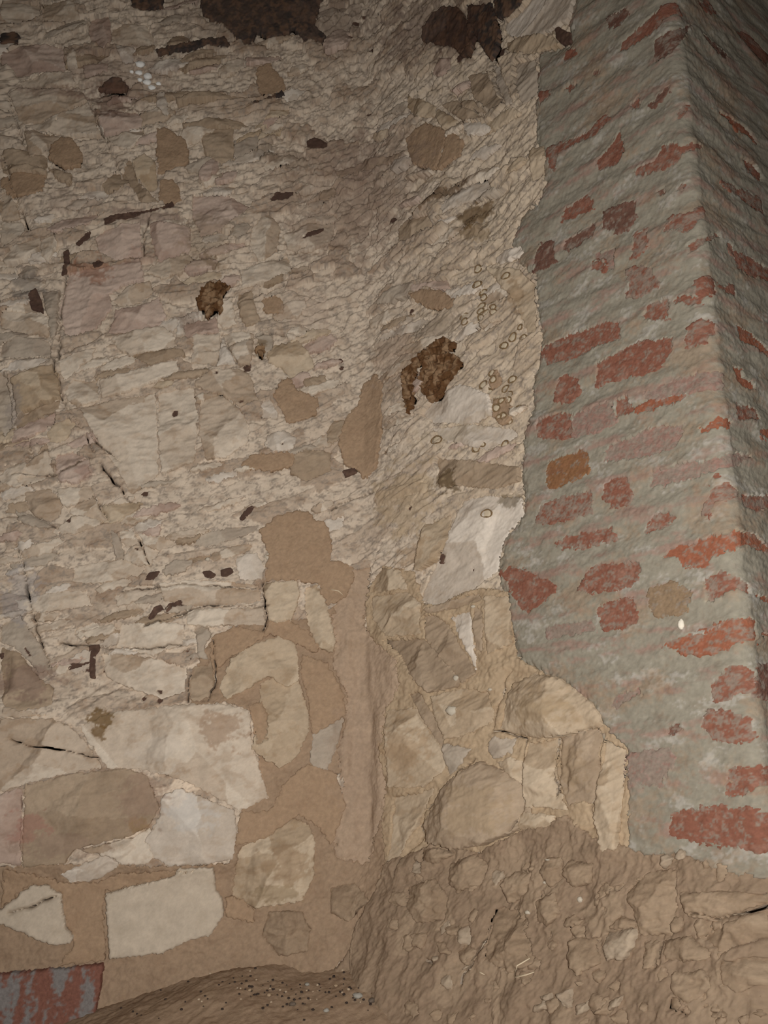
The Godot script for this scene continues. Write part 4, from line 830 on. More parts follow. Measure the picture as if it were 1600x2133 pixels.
func _ready():
	# ---- camera, dark surroundings, the camera's flash
	var cam := Camera3D.new()
	cam.name = "camera"
	cam.position = Vector3(0, CAM_H, 0)
	cam.rotation_degrees = Vector3(16.5, 0, 0)
	cam.fov = 59.926
	cam.near = 0.02; cam.far = 50.0
	add_child(cam)
	var env := Environment.new()
	env.background_mode = Environment.BG_COLOR
	env.background_color = Color(0.0, 0.0, 0.0)
	env.tonemap_mode = Environment.TONE_MAPPER_LINEAR
	env.tonemap_exposure = 1.0
	env.sdfgi_enabled = true; env.ssao_enabled = true; env.ssil_enabled = true
	var we := WorldEnvironment.new()
	we.name = "surroundings"; we.environment = env
	add_child(we)
	var flash := SpotLight3D.new()
	flash.name = "camera_flash"
	flash.position = Vector3(0.07, 0.465, 0.0)
	flash.rotation_degrees = Vector3(15.0, 3.0, 0)
	flash.spot_angle = 60.0; flash.spot_angle_attenuation = 1.0
	flash.spot_range = 12.0; flash.spot_attenuation = 2.0
	flash.light_energy = 3.7
	flash.light_color = Color(1.0, 1.0, 1.0)
	flash.light_size = 0.012
	flash.shadow_enabled = true
	add_child(flash)
	# ---- noises and materials
	n_low = noise(FastNoiseLite.TYPE_SIMPLEX_SMOOTH, 1.0, 2, 11)
	n_mid = noise(FastNoiseLite.TYPE_SIMPLEX_SMOOTH, 1.0, 4, 23)
	n_fine = noise(FastNoiseLite.TYPE_SIMPLEX_SMOOTH, 1.0, 3, 37)
	n_ridge = noise(FastNoiseLite.TYPE_SIMPLEX_SMOOTH, 1.0, 3, 41)
	n_ridge.fractal_type = FastNoiseLite.FRACTAL_RIDGED
	n_cell = noise(FastNoiseLite.TYPE_CELLULAR, 1.0, 1, 53)
	n_cell.cellular_return_type = FastNoiseLite.RETURN_DISTANCE
	n_cell.cellular_distance_function = FastNoiseLite.DISTANCE_EUCLIDEAN
	n_facet = noise(FastNoiseLite.TYPE_CELLULAR, 1.0, 1, 59)
	n_facet.cellular_return_type = FastNoiseLite.RETURN_DISTANCE2_SUB
	n_val = noise(FastNoiseLite.TYPE_CELLULAR, 1.0, 1, 59)
	n_val.cellular_return_type = FastNoiseLite.RETURN_CELL_VALUE
	surface("rock", 0.9, grain(3, 0.012, 0.9, 1.0), bumps(4, 0.03, 6.0), 0.3, 2.0)
	surface("clay", 0.95, grain(5, 0.03, 0.88, 1.0), bumps(6, 0.05, 6.0), 0.35, 2.3)
	surface("mortar", 0.95, grain(7, 0.03, 0.85, 1.0), bumps(8, 0.05, 8.0), 0.25, 2.1)
	surface("brick", 0.92, grain(9, 0.04, 0.82, 1.0), bumps(10, 0.06, 7.0), 0.4, 2.7)
	var plain := StandardMaterial3D.new()
	plain.resource_name = "plain_rock"; plain.albedo_color = Color8(190, 172, 148); plain.roughness = 0.95
	plain.albedo_texture = grain(12, 0.01, 0.7, 1.0, 512)
	plain.uv1_triplanar = true; plain.uv1_world_triplanar = true
	plain.normal_enabled = true; plain.normal_texture = bumps(13, 0.015, 10.0, 512)
	mats["plain"] = plain
	# ---- the setting
	left = Node3D.new(); left.name = "wall_left"; add_child(left)
	tag(left, "hewn cream marl rock wall with cracks and clay-filled joints", "", "", "structure")
	back = Node3D.new(); back.name = "wall_back"; add_child(back)
	tag(back, "yellowish rock wall and rubble between the clay-filled corner and the brick pier", "", "", "structure")
	pier = Node3D.new(); pier.name = "brick_pier"; add_child(pier)
	tag(pier, "corner pier of weathered red bricks smeared over with grey mortar", "pier")
	make_grid()
	make_fields()
	var t0 := Time.get_ticks_msec()
	make_small()
	make_pieces()
	print("pieces ", Time.get_ticks_msec() - t0)
	make_flakes()
	make_pier()
	print("pier ", Time.get_ticks_msec() - t0)
	make_rock()
	print("rock ", Time.get_ticks_msec() - t0)
	make_floor()
	make_shell()
	make_details()
	print("done ", Time.get_ticks_msec() - t0)

# ---------------------------------------------------------------- grid
func make_grid():
	var u: float = -0.961 - 0.9
	while u < 1.089 + 0.75:
		us.append(u)
		var step := RES
		if u < -0.961: step = lerpf(RES, RES * 12.0, clampf((-0.961 - u) / 0.25, 0.0, 1.0))
		if u > 1.089: step = lerpf(RES, RES * 12.0, clampf((u - 1.089) / 0.25, 0.0, 1.0))
		u += step
	var v := -0.2
	while v < 2.99:
		vs.append(v)
		var step := RES * (1.0 + 0.3 * maxf(0.0, v - 0.8))
		if v < -0.07: step = RES * 6.0
		if v > 2.66: step = RES * 12.0
		v += step
	NU = us.size(); NV = vs.size()
	# plan line and its normals
	var pts := []
	for i in range(0, PLAN.size(), 2): pts.append(Vector2(PLAN[i], PLAN[i + 1]) * 0.001)
	var along := PackedFloat32Array([0.0])
	for i in range(1, pts.size()): along.append(along[i - 1] + pts[i].distance_to(pts[i - 1]))
	var zero: float = along[10]
	var norms := []
	for i in pts.size():
		var d := Vector2.ZERO
		if i > 0: d += (pts[i] - pts[i - 1]).normalized()
		if i < pts.size() - 1: d += (pts[i + 1] - pts[i]).normalized()
		d = d.normalized()
		norms.append(Vector2(d.y, -d.x))
	var k := 0
	for i in NU:
		var a: float = us[i] + zero
		while k < pts.size() - 2 and along[k + 1] < a: k += 1
		var f: float = (a - along[k]) / (along[k + 1] - along[k])
		var p: Vector2 = pts[k].lerp(pts[k + 1], f)
		var n: Vector2 = norms[k].lerp(norms[k + 1], clampf(f, 0, 1)).normalized()
		cx.append(p.x); cz.append(-p.y); nx.append(n.x); nz.append(-n.y)
	print("grid ", NU, " x ", NV)
	for a in [GR, CD, MA, TOP, SWT, SR, SG, SB]: a.resize(NU * NV)
	COV.resize(NU * NV)

func lower(a, x): return clampi(a.bsearch(x), 0, a.size() - 1)

func make_fields():
	CD.fill(1.0)
	for j in NV:
		for i in NU:
			MA[j * NU + i] = relief(us[i], vs[j])
	for c in CRACKS:
		for s in range(0, c.size() - 2, 2):
			var a := Vector2(c[s], c[s + 1]) * 0.001
			var b := Vector2(c[s + 2], c[s + 3]) * 0.001
			var i0: int = lower(us, minf(a.x, b.x) - 0.02)
			var i1: int = lower(us, maxf(a.x, b.x) + 0.02)
			var j0: int = lower(vs, minf(a.y, b.y) - 0.02)
			var j1: int = lower(vs, maxf(a.y, b.y) + 0.02)
			var ab := b - a
			var l2 := maxf(ab.length_squared(), 1e-9)
			for j in range(j0, j1):
				for i in range(i0, i1):
					var p := Vector2(us[i], vs[j])
					p.x += 0.006 * n_fine.get_noise_2d(p.x * 22.0, p.y * 22.0)
					p.y += 0.006 * n_fine.get_noise_2d(p.y * 22.0 + 50.0, p.x * 22.0)
					var t := clampf((p - a).dot(ab) / l2, 0.0, 1.0)
					var d := p.distance_to(a + ab * t)
					var w: float = 0.0015 + 0.0017 * n_mid.get_noise_2d(p.x * 11.0, p.y * 11.0)
					var k := j * NU + i
					CD[k] = minf(CD[k], d - maxf(w, 0.0005))
					if d < 0.007: GR[k] = maxf(GR[k], 0.003 * (1.0 - d / 0.007))
	for s in STAINS:
		var c := Vector2(s[0], s[1]) * 0.001
		var r := Vector2(s[2], s[3]) * 0.001
		var i0: int = lower(us, c.x - r.x * 1.5)
		var i1: int = lower(us, c.x + r.x * 1.5)
		var j0: int = lower(vs, c.y - r.y * 1.5)
		var j1: int = lower(vs, c.y + r.y * 1.5)
		var col: Color = lin(s[4], s[5], s[6])
		for j in range(j0, j1):
			for i in range(i0, i1):
				var d := Vector2((us[i] - c.x) / r.x, (vs[j] - c.y) / r.y).length()
				var n: float = n_mid.get_noise_2d(us[i] * 16.0 + s[4], vs[j] * 26.0) + 0.5 * n_fine.get_noise_2d(us[i] * 90.0, vs[j] * 90.0)
				var w: float = sm(0.0, 0.35, 1.0 - d + n * 0.9) * s[7] * 0.01
				if w > 0.0:
					var k: int = j * NU + i
					var o := SWT[k]
					var t: float = w / maxf(w + o * (1.0 - w), 1e-6)
					SR[k] = lerpf(SR[k], col.r, t); SG[k] = lerpf(SG[k], col.g, t); SB[k] = lerpf(SB[k], col.b, t)
					SWT[k] = 1.0 - (1.0 - o) * (1.0 - w)

var plate := 0.0
func rough_rock(saw, mask, pick, fl, u, v, w):
	return 0.014 * saw * mask - 0.012 * pick * (1.0 - 0.6 * mask) + 0.006 * fl + 0.002 * n_fine.get_noise_2d(u * 110.0, v * 110.0) + 0.02 * w - 0.006

# ---------------------------------------------------------------- height and colour of each kind of matter
func height(kind, u, v, sd):
	match kind:
		25, 0, 1, 2, 4, 5, 3:
			var th: float = 0.24 + 0.12 * sm(-0.3, 0.1, u)
			var s: float = u * cos(th) + v * sin(th)
			var t: float = -u * sin(th) + v * cos(th)
			var w: float = n_low.get_noise_2d(u * 2.3, v * 2.3)
			if kind == 25:
				var q: float = (t + 0.02 * w) * 30.0 + 1.3 * n_low.get_noise_2d(s * 4.0, t * 9.0)
				var fr: float = q - floorf(q)
				var saw: float = fr / 0.8 if fr < 0.8 else (1.0 - fr) / 0.2
				var mask: float = sm(-0.3, 0.4, n_low.get_noise_2d(u * 3.1 + 9.0, v * 3.1))
				var pick: float = n_cell.get_noise_2d(s * 22.0 + w, t * 46.0)
				var fl: float = n_ridge.get_noise_2d(s * 10.0, t * 40.0)
				var w2: float = n_low.get_noise_2d(u * 7.0 + 5.0, v * 7.0)
				plate = n_val.get_noise_2d(s * 8.0 + 0.5 * w2 + 0.3 * pick, t * 19.0 + 0.5 * w)
				var chip2: float = n_val.get_noise_2d(s * 21.0 + 0.6 * w2 + 0.2 * fl, t * 52.0 + 0.6 * w + 7.0)
				var calm: float = lerpf(0.55, 1.0, sm(1.25, 1.9, v + 0.15 * w2))
				return calm * (0.010 * plate + 0.0045 * chip2) + 0.6 * calm * rough_rock(saw, mask, pick, fl, u, v, w)
			var k: float = 1.0 if kind != 2 else 0.6
			var fl2: float = n_ridge.get_noise_2d(s * 7.0 + sd, t * 26.0)
			return k * 0.0026 * fl2 + 0.004 * n_mid.get_noise_2d(s * 9.0 + sd, t * 15.0) + 0.0006 * n_fine.get_noise_2d(u * 120.0, v * 120.0)
		6: return 0.0022 * n_mid.get_noise_2d(u * 12.0 + sd, v * 20.0) + 0.0006 * n_fine.get_noise_2d(u * 140.0, v * 140.0)
		7: return 0.004 * n_mid.get_noise_2d(u * 14.0, v * 14.0) + 0.0011 * n_fine.get_noise_2d(u * 150.0, v * 150.0)
		8: return -0.010 * exp(-pow((u - 0.004 - 0.012 * n_low.get_noise_2d(3.0, v * 3.0)) / 0.026, 2.0)) + 0.007 * n_low.get_noise_2d(u * 18.0, v * 4.0) + 0.0035 * n_mid.get_noise_2d(u * 30.0, v * 14.0) + 0.0009 * n_fine.get_noise_2d(u * 140.0, v * 140.0)
		9, 10: return 0.010 * n_mid.get_noise_2d(u * 9.0, v * 12.0) + 0.002 * n_fine.get_noise_2d(u * 90.0, v * 90.0) - (0.004 * n_cell.get_noise_2d(u * 30.0, v * 30.0) if kind == 10 else 0.0)
		11: return 0.014 * n_mid.get_noise_2d(u * 8.0, v * 7.0) - 0.009 * n_cell.get_noise_2d(u * 17.0, v * 15.0) + 0.003 * n_ridge.get_noise_2d(u * 26.0, v * 26.0) + 0.0018 * n_fine.get_noise_2d(u * 120.0, v * 120.0)
		12, 13: return 0.008 * n_mid.get_noise_2d(u * 11.0 + sd, v * 16.0) + 0.005 * n_ridge.get_noise_2d(u * 10.0, v * 30.0) + 0.0012 * n_fine.get_noise_2d(u * 120.0, v * 120.0)
		14: return 0.004 * n_mid.get_noise_2d(u * 20.0, v * 14.0) + 0.002 * n_ridge.get_noise_2d(u * 50.0, v * 20.0)
		15: return 0.012 * n_ridge.get_noise_2d(u * 24.0, v * 40.0) + 0.004 * n_mid.get_noise_2d(u * 40.0, v * 40.0)
		16: return 0.002 * n_mid.get_noise_2d(u * 60.0, v * 60.0)
		17: return 0.002 * n_mid.get_noise_2d(u * 20.0, v * 14.0) + 0.0007 * n_fine.get_noise_2d(u * 120.0, v * 120.0)
		18:
			var wob: float = n_low.get_noise_2d(u * 4.0, v * 4.0)
			return 0.0014 * cos(TAU * (v - 0.361) / 0.081 + 0.9 * wob) + 0.0050 * n_mid.get_noise_2d(u * 7.0, v * 15.0) + 0.0018 * n_mid.get_noise_2d(u * 16.0 + 4.0, v * 40.0) + 0.0010 * n_fine.get_noise_2d(u * 80.0, v * 100.0)
	return 0.0022 * n_mid.get_noise_2d(u * 20.0 + sd, v * 30.0) + 0.0010 * n_fine.get_noise_2d(u * 150.0, v * 150.0)

# chipped faces of a stone: random planes, the lowest of which is its surface
var faces := []
var face_mix := []
var face_hit := 0.0
func make_faces(mid: Vector2, half: Vector2, sd: int, steep: float):
	var rng := RandomNumberGenerator.new()
	rng.seed = 1000 + sd
	faces.clear(); face_mix.clear()
	var count := 4 + int(minf(half.length() / 0.025, 6.0))
	for k in count:
		var a := rng.randf() * TAU
		var dir := Vector2(cos(a), sin(a))
		var sl := steep * rng.randf_range(0.4, 1.2)
		var reach := absf(dir.x) * half.x + absf(dir.y) * half.y
		faces.append(Vector3(dir.x * sl, dir.y * sl, sl * reach * rng.randf_range(-0.1, 0.75)))
		face_mix.append(rng.randf())
	faces.append(Vector3.ZERO); face_mix.append(rng.randf() * 0.5)

func on_faces(x: float, y: float) -> float:
	var best := 1e9
	for k in faces.size():
		var f: Vector3 = faces[k]
		var h := f.z - f.x * x - f.y * y
		if h < best:
			best = h; face_hit = face_mix[k]
	return best

var tone_a := []
var tone_b := []
var haze_col: Color
func colour(kind, u, v, sd, haze, k):
	var a: Color = tone_a[kind]
	var m: float = n_mid.get_noise_2d(u * 13.0 + sd * 1.7, v * 19.0)
	var f: float = n_fine.get_noise_2d(u * 60.0, v * 75.0 + sd)
	var mix: float = sm(0.0, 0.45, m + 0.45 * f - 0.05)
	if kind == 14 or kind == 15: mix = sm(-0.2, 0.4, n_mid.get_noise_2d(u * 26.0, v * 17.0) + 0.6 * f) * 1.6
	var c: Color = a.lerp(tone_b[kind], mix * 0.6 if kind != 25 else 0.0)
	if kind < 6 or kind == 12 or kind == 13: c = a.lerp(tone_b[kind], clampf(face_hit * 1.1 - 0.1 + mix * 0.45, 0.0, 1.2))
	if kind == 25:
		var pl: float = plate
		c = a.lerp(tone_b[25], clampf(sm(-0.1, 0.8, pl) * 0.8 + mix * 0.5, 0.0, 1.2))
		c = c.lerp(tone_a[5], sm(0.0, 0.3, u - 0.08 + 0.25 * m) * 0.6)
	if kind >= 19:
		var hz: float = n_mid.get_noise_2d(u * 34.0 + sd, v * 52.0) + 0.7 * n_fine.get_noise_2d(u * 120.0, v * 150.0)
		c = c.lerp(haze_col, sm(-0.25, 0.25, hz + (haze - 0.5) * 1.3) * 0.8)
		if kind == 25: pass
	elif kind == 17:
		var st: float = n_mid.get_noise_2d(u * 24.0, v * 7.0) + 0.4 * f
		c = tone_a[17].lerp(tone_b[17], sm(-0.15, 0.2, st))
	elif kind == 11:
		c = c.lerp(tone_a[12], sm(0.1, 0.6, n_val.get_noise_2d(u * 17.0, v * 15.0)) * 0.6)
	elif kind == 18:
		var wh: float = n_mid.get_noise_2d(u * 9.0 + 40.0, v * 16.0) + 0.5 * n_fine.get_noise_2d(u * 80.0, v * 100.0)
		c = c.lerp(haze_white, sm(0.2, 0.55, wh) * 0.65)
		var band: float = cos(TAU * (v - 0.361) / 0.081)
		c = c.lerp(tone_a[22], sm(0.05, 0.75, n_mid.get_noise_2d(u * 8.0 + 80.0, v * 30.0) + 0.3 * f + 0.3 * band) * 0.7)
		c = c.lerp(tone_b[7], sm(0.0, 0.6, n_mid.get_noise_2d(u * 5.0 + 20.0, v * 8.0 + 7.0) + 0.35 * f) * 0.5)
	c = c * (1.0 + 0.10 * f + 0.08 * n_fine.get_noise_2d(u * 240.0, v * 240.0))
	if k >= 0 and kind != 16 and kind != 15 and kind < 17 or kind == 25:
		var w: float = SWT[k]
		if w > 0.0: c = c.lerp(Color(SR[k], SG[k], SB[k]), w)
	c.a = 1.0
	return c
var haze_white: Color

# ---------------------------------------------------------------- meshing
func sdf(p: Vector2, q: PackedVector2Array) -> float:
	var d := 1e9
	var inside := false
	var n := q.size()
	var b := q[n - 1]
	for i in n:
		var a := q[i]
		var e := b - a
		var w := p - a
		var t := clampf(w.dot(e) / e.length_squared(), 0.0, 1.0)
		d = minf(d, (w - e * t).length_squared())
		if (a.y > p.y) != (b.y > p.y) and p.x < e.x * w.y / e.y + a.x: inside = not inside
		b = a
	d = sqrt(d)
	return -d if inside else d

# One piece of matter: the part of the wall within an outline, raised, with edges that run back into the wall.
# outline empty: everything in the columns i0..i1 that nothing else covers.
func build(outline, kind, h, tilt, sd, opt = {}):
	var warp: float = opt.get("warp", 0.004)
	var bevel: float = opt.get("bevel", 0.006)
	var drop: float = opt.get("drop", 0.004)
	var depth: float = opt.get("depth", 0.03)
	var haze: float = opt.get("haze", 0.3)
	var dome: float = opt.get("dome", 0.0)
	var chip_most: float = opt.get("chip_most", 0.012)
	var i0 := 0
	var j0 := 0
	var i1 := NU - 1
	var j1 := NV - 1
	var q := PackedVector2Array()
	var mid := Vector2.ZERO
	var whole: bool = outline.is_empty()
	if whole:
		i0 = opt.i0; i1 = opt.i1
	else:
		var lo := Vector2(1e9, 1e9)
		var hi := -lo
		for k in range(0, outline.size(), 2):
			var p := Vector2(outline[k], outline[k + 1]) * 0.001
			q.append(p); lo = lo.min(p); hi = hi.max(p)
		mid = (lo + hi) * 0.5
		i0 = maxi(lower(us, lo.x - 0.012) - 1, 0); i1 = mini(lower(us, hi.x + 0.012) + 1, NU - 1)
		j0 = maxi(lower(vs, lo.y - 0.012) - 1, 0); j1 = mini(lower(vs, hi.y + 0.012) + 1, NV - 1)
	var chipped: bool = opt.has("steep")
	if chipped: make_faces(mid, (Vector2(us[i1], vs[j1]) - Vector2(us[i0], vs[j0])) * 0.5, sd, opt.steep)
	face_hit = 0.0
	var W := i1 - i0 + 1
	var H := j1 - j0 + 1
	if W < 3 or H < 3: return null
	var S := PackedFloat32Array(); S.resize(W * H)
	if whole: S.fill(-1.0)
	else:
		S.fill(1.0)
		var B := 8
		for bj in range(0, H, B):
			for bi in range(0, W, B):
				var ei := mini(bi + B, W)
				var ej := mini(bj + B, H)
				var p0 := Vector2(us[i0 + bi], vs[j0 + bj])
				var p1 := Vector2(us[i0 + ei - 1], vs[j0 + ej - 1])
				var far := (p1 - p0).length() * 0.5 + 0.018 + bevel
				var dc := sdf((p0 + p1) * 0.5, q)
				if dc > far: continue
				for j in range(bj, ej):
					for i in range(bi, ei):
						if dc < -far:
							S[j * W + i] = dc
							continue
						var p := Vector2(us[i0 + i], vs[j0 + j])
						var a: float = n_fine.get_noise_2d(p.x * 55.0 + sd, p.y * 55.0)
						var b: float = n_fine.get_noise_2d(p.y * 55.0 + 31.0, p.x * 55.0 + sd)
						S[j * W + i] = sdf(p + Vector2(a, b) * warp, q) + warp * 0.5 * n_fine.get_noise_2d(p.x * 160.0, p.y * 160.0)
	if whole or kind < 14:
		for j in H:
			for i in W:
				var cd := -CD[(j0 + j) * NU + i0 + i]
				if cd > S[j * W + i]: S[j * W + i] = cd
	var under: float = opt.get("under", 0.0)
	if under > 0.0:
		for k in S.size(): S[k] -= under
	var verts := PackedVector3Array()
	var cols := PackedColorArray()
	var idx := PackedInt32Array()
	var gid := PackedInt32Array(); gid.resize(W * H); gid.fill(-1)
	var eh := {}
	var backs := {}
	var fi: PackedInt32Array = [0, 0, 1, 1]
	var fj: PackedInt32Array = [0, 1, 1, 0]
	var poly := PackedInt32Array()
	var sides := PackedInt32Array()
	for j in H - 1:
		for i in W - 1:
			var c0 := j * W + i
			var s0 := S[c0] < 0.0
			var s1 := S[c0 + W] < 0.0
			var s2 := S[c0 + W + 1] < 0.0
			var s3 := S[c0 + 1] < 0.0
			if not (s0 or s1 or s2 or s3): continue
			var g := (j0 + j) * NU + i0 + i
			if COV[g] != 0 and COV[g] == COV[g + 1] and COV[g] == COV[g + NU] and COV[g] == COV[g + NU + 1]: continue
			poly.clear()
			var cut := -1
			for k in 4:
				var ci := i + fi[k]
				var cj := j + fj[k]
				var here := cj * W + ci
				var n := (k + 1) & 3
				var ni := i + fi[n]
				var nj := j + fj[n]
				var there := nj * W + ni
				var si := S[here] < 0.0
				if si:
					var id := gid[here]
					if id < 0:
						var gg := (j0 + cj) * NU + i0 + ci
						var u := us[i0 + ci]
						var v := vs[j0 + cj]
						var hh: float = h + height(kind, u, v, sd) + tilt.x * (u - mid.x) + tilt.y * (v - mid.y)
						if chipped:
							var wn: float = 0.012 * n_mid.get_noise_2d(u * 16.0, v * 16.0)
							hh += maxf(on_faces(u - mid.x + wn, v - mid.y - wn), -chip_most)
						var e := S[here] + bevel
						if e > 0.0: hh -= drop * (e / bevel) * (e / bevel)
						if dome > 0.0: hh += dome * (1.0 - exp(S[here] / 0.03))
						hh -= GR[gg]
						if COV[gg] == 0: TOP[gg] = hh + MA[gg]
						else: hh -= 0.03 if whole else 0.01
						hh += MA[gg]
						id = verts.size()
						gid[here] = id
						verts.append(Vector3(cx[i0 + ci] + nx[i0 + ci] * hh, v, cz[i0 + ci] + nz[i0 + ci] * hh))
						cols.append(colour(kind, u, v, sd, haze, gg))
					poly.append(id)
				if si != (S[there] < 0.0):
					var lo_ := mini(here, there)
					var key := lo_ * 2 + (1 if absi(here - there) == 1 else 0)
					var id2: int = eh.get(key, -1)
					if id2 < 0:
						var t := S[here] / (S[here] - S[there])
						var u := lerpf(us[i0 + ci], us[i0 + ni], t)
						var v := lerpf(vs[j0 + cj], vs[j0 + nj], t)
						var ga := (j0 + cj) * NU + i0 + ci
						var gb := (j0 + nj) * NU + i0 + ni
						var hh: float = h + height(kind, u, v, sd) + tilt.x * (u - mid.x) + tilt.y * (v - mid.y) - drop + (maxf(on_faces(u - mid.x, v - mid.y), -chip_most) if chipped else 0.0) - lerpf(GR[ga], GR[gb], t) + lerpf(MA[ga], MA[gb], t)
						id2 = verts.size()
						eh[key] = id2
						var X := lerpf(cx[i0 + ci], cx[i0 + ni], t)
						var Z := lerpf(cz[i0 + ci], cz[i0 + ni], t)
						var NX := lerpf(nx[i0 + ci], nx[i0 + ni], t)
						var NZ := lerpf(nz[i0 + ci], nz[i0 + ni], t)
						var col: Color = colour(kind, u, v, sd, haze, ga)
						verts.append(Vector3(X + NX * hh, v, Z + NZ * hh)); cols.append(col)
						verts.append(Vector3(X + NX * (hh - depth), v, Z + NZ * (hh - depth))); cols.append(col)
						backs[id2] = id2 + 1
					if si and cut < 0: cut = poly.size()
					poly.append(id2)
			for k in range(1, poly.size() - 1):
				idx.append(poly[0]); idx.append(poly[k]); idx.append(poly[k + 1])
			var np := poly.size()
			for k in np:
				var x1 := poly[k]
				var x2 := poly[(k + 1) % np]
				if backs.has(x1) and backs.has(x2) and (not (s0 and s1 and s2 and s3)):
					idx.append(x1); idx.append(x1 + 1); idx.append(x2 + 1)
					idx.append(x1); idx.append(x2 + 1); idx.append(x2)
	# what lies below is not built
	owner_id += 1
	for j in (0 if whole else H):
		for i in W:
			if S[j * W + i] < -RES * 0.6 - under: 
				var g2 := (j0 + j) * NU + i0 + i
				if COV[g2] == 0: COV[g2] = owner_id
	if idx.is_empty(): return null
	return commit(verts, cols, idx)

func commit(verts, cols, idx):
	var arr := []
	arr.resize(Mesh.ARRAY_MAX)
	arr[Mesh.ARRAY_VERTEX] = verts
	arr[Mesh.ARRAY_COLOR] = cols
	arr[Mesh.ARRAY_INDEX] = idx
	var st := SurfaceTool.new()
	st.create_from_arrays(arr)
	st.generate_normals()
	return st.commit()

func mat_for(kind):
	if kind in [7, 8, 9, 10, 11, 12, 13]: return mats.clay
	if kind == 18: return mats.mortar
	if kind >= 19 and kind <= 24 or kind == 17: return mats.brick
	return mats.rock

const THINGS := {
	"boulder_mid": ["boulder", "rounded pale boulder set in brown clay between the cut block and the corner", "boulder"],
	"boulder_corner": ["boulder", "broad brown boulder with sloping flanks on the rubble beside the clay-filled corner", "boulder"],
	"boulder_pier": ["boulder", "buff peaked boulder wedged against the lower edge of the brick pier", "boulder"],
	"cut_block": ["cut_stone_block", "large squared cream stone block set in brown clay under the ledge", "stone block"],
	"cut_block_small": ["cut_stone_block", "smaller pointed cream stone block with a diagonal crack in brown clay", "stone block"],
	"red_block": ["painted_block", "block with worn red and grey-blue paint at the foot of the wall", "block"],
}

func make_small():
	var gain := Color(1.5, 1.54, 1.62)
	tone_a.resize(KINDS.size()); tone_b.resize(KINDS.size())
	for k in KINDS.size():
		var t: Array = TONES[KINDS[k]]
		tone_a[k] = lin(t[0], t[1], t[2]) * gain
		tone_b[k] = lin(t[3], t[4], t[5]) * gain
	haze_col = lin(124, 110, 95) * gain
	haze_white = lin(152, 143, 129) * gain
	for k in SR.size():
		SR[k] *= gain.r; SG[k] *= gain.g; SB[k] *= gain.b
	# little holes: dark brown colour set back in the rock
	for k in range(0, HOLES.size(), 3):
		var o := []
		for a in 9:
			var r: float = HOLES[k + 2] * (0.8 + 0.35 * absf(sin(a * 2.3 + k)))
			o.append(HOLES[k] + r * cos(a * TAU / 9.0)); o.append(HOLES[k + 1] + r * sin(a * TAU / 9.0))
		var m = build(o, 16, -0.006, Vector2.ZERO, k, {"warp": 0.001, "bevel": 0.004, "drop": 0.0, "depth": 0.01, "under": 0.004})
		if m: put(m, "dark_hole", mats.rock, left if HOLES[k] < 0 else back)

func make_pieces():
	var rng := RandomNumberGenerator.new()
	rng.seed = 77
	for n in PIECES.size():
		var p: Array = PIECES[n]
		var kind: int = KINDS.find(p[2])
		var h: float = p[3] * 0.001
		var tilt := Vector2(rng.randf_range(-0.09, 0.09), rng.randf_range(-0.12, 0.08))
		var opt := {"warp": 0.0035, "bevel": 0.005, "drop": 0.004, "depth": 0.03}
		if kind in [7, 9, 10, 11, 14, 15, 16]:
			tilt = Vector2.ZERO
			opt = {"warp": 0.006, "bevel": 0.004, "drop": 0.002, "depth": 0.012}
			if kind == 16: opt = {"warp": 0.0018, "bevel": 0.003, "drop": 0.001, "depth": 0.02, "under": 0.002}; h = 0.006
			if kind == 14 or kind == 15: h += 0.004
		elif kind == 8:
			tilt = Vector2.ZERO
			opt = {"warp": 0.009, "bevel": 0.03, "drop": 0.006, "depth": 0.015}
		elif kind in [0, 1, 2, 3, 4, 5]:
			h += rng.randf_range(-0.003, 0.004)
			opt = {"warp": 0.0045, "bevel": 0.004, "drop": 0.0015, "depth": 0.035, "steep": 0.45, "chip_most": 0.011}
			if p[3] > 15: opt["chip_most"] = 0.016; opt["depth"] = 0.06
		if p[0].begins_with("T:") and kind != 17 and kind != 6: opt["dome"] = 0.012; opt["steep"] = 0.5; opt["chip_most"] = 0.03; opt["depth"] = 0.06
		if kind in [6, 17]: tilt = Vector2.ZERO
		if kind in [12, 13]: opt["dome"] = 0.006; opt["steep"] = 0.5; opt["chip_most"] = 0.02; opt["depth"] = 0.06
		var m = build(p[4], kind, h, tilt, n, opt)
		if m == null: continue
		if p[0].begins_with("T:"):
			var info: Array = THINGS[p[0].substr(2)]
			var o := MeshInstance3D.new()
			var c: int = names.get(info[0], 0)
			names[info[0]] = c + 1
			o.name = info[0] if c == 0 else "%s_%03d" % [info[0], c]
			var box: AABB = m.get_aabb()
			var at := Vector3(box.get_center().x, box.position.y, box.get_center().z)
			o.mesh = shifted(m, -at); o.position = at
			o.material_override = mat_for(kind)
			add_child(o)
			tag(o, info[1], info[2])
		else:
			put(m, p[0], mat_for(kind), left if p[1] == "L" else back)

func shifted(m, by):
	var a: Array = m.surface_get_arrays(0)
	var v: PackedVector3Array = a[Mesh.ARRAY_VERTEX]
	for i in v.size(): v[i] += by
	a[Mesh.ARRAY_VERTEX] = v
	var o := ArrayMesh.new()
	o.add_surface_from_arrays(Mesh.PRIMITIVE_TRIANGLES, a)
	return o

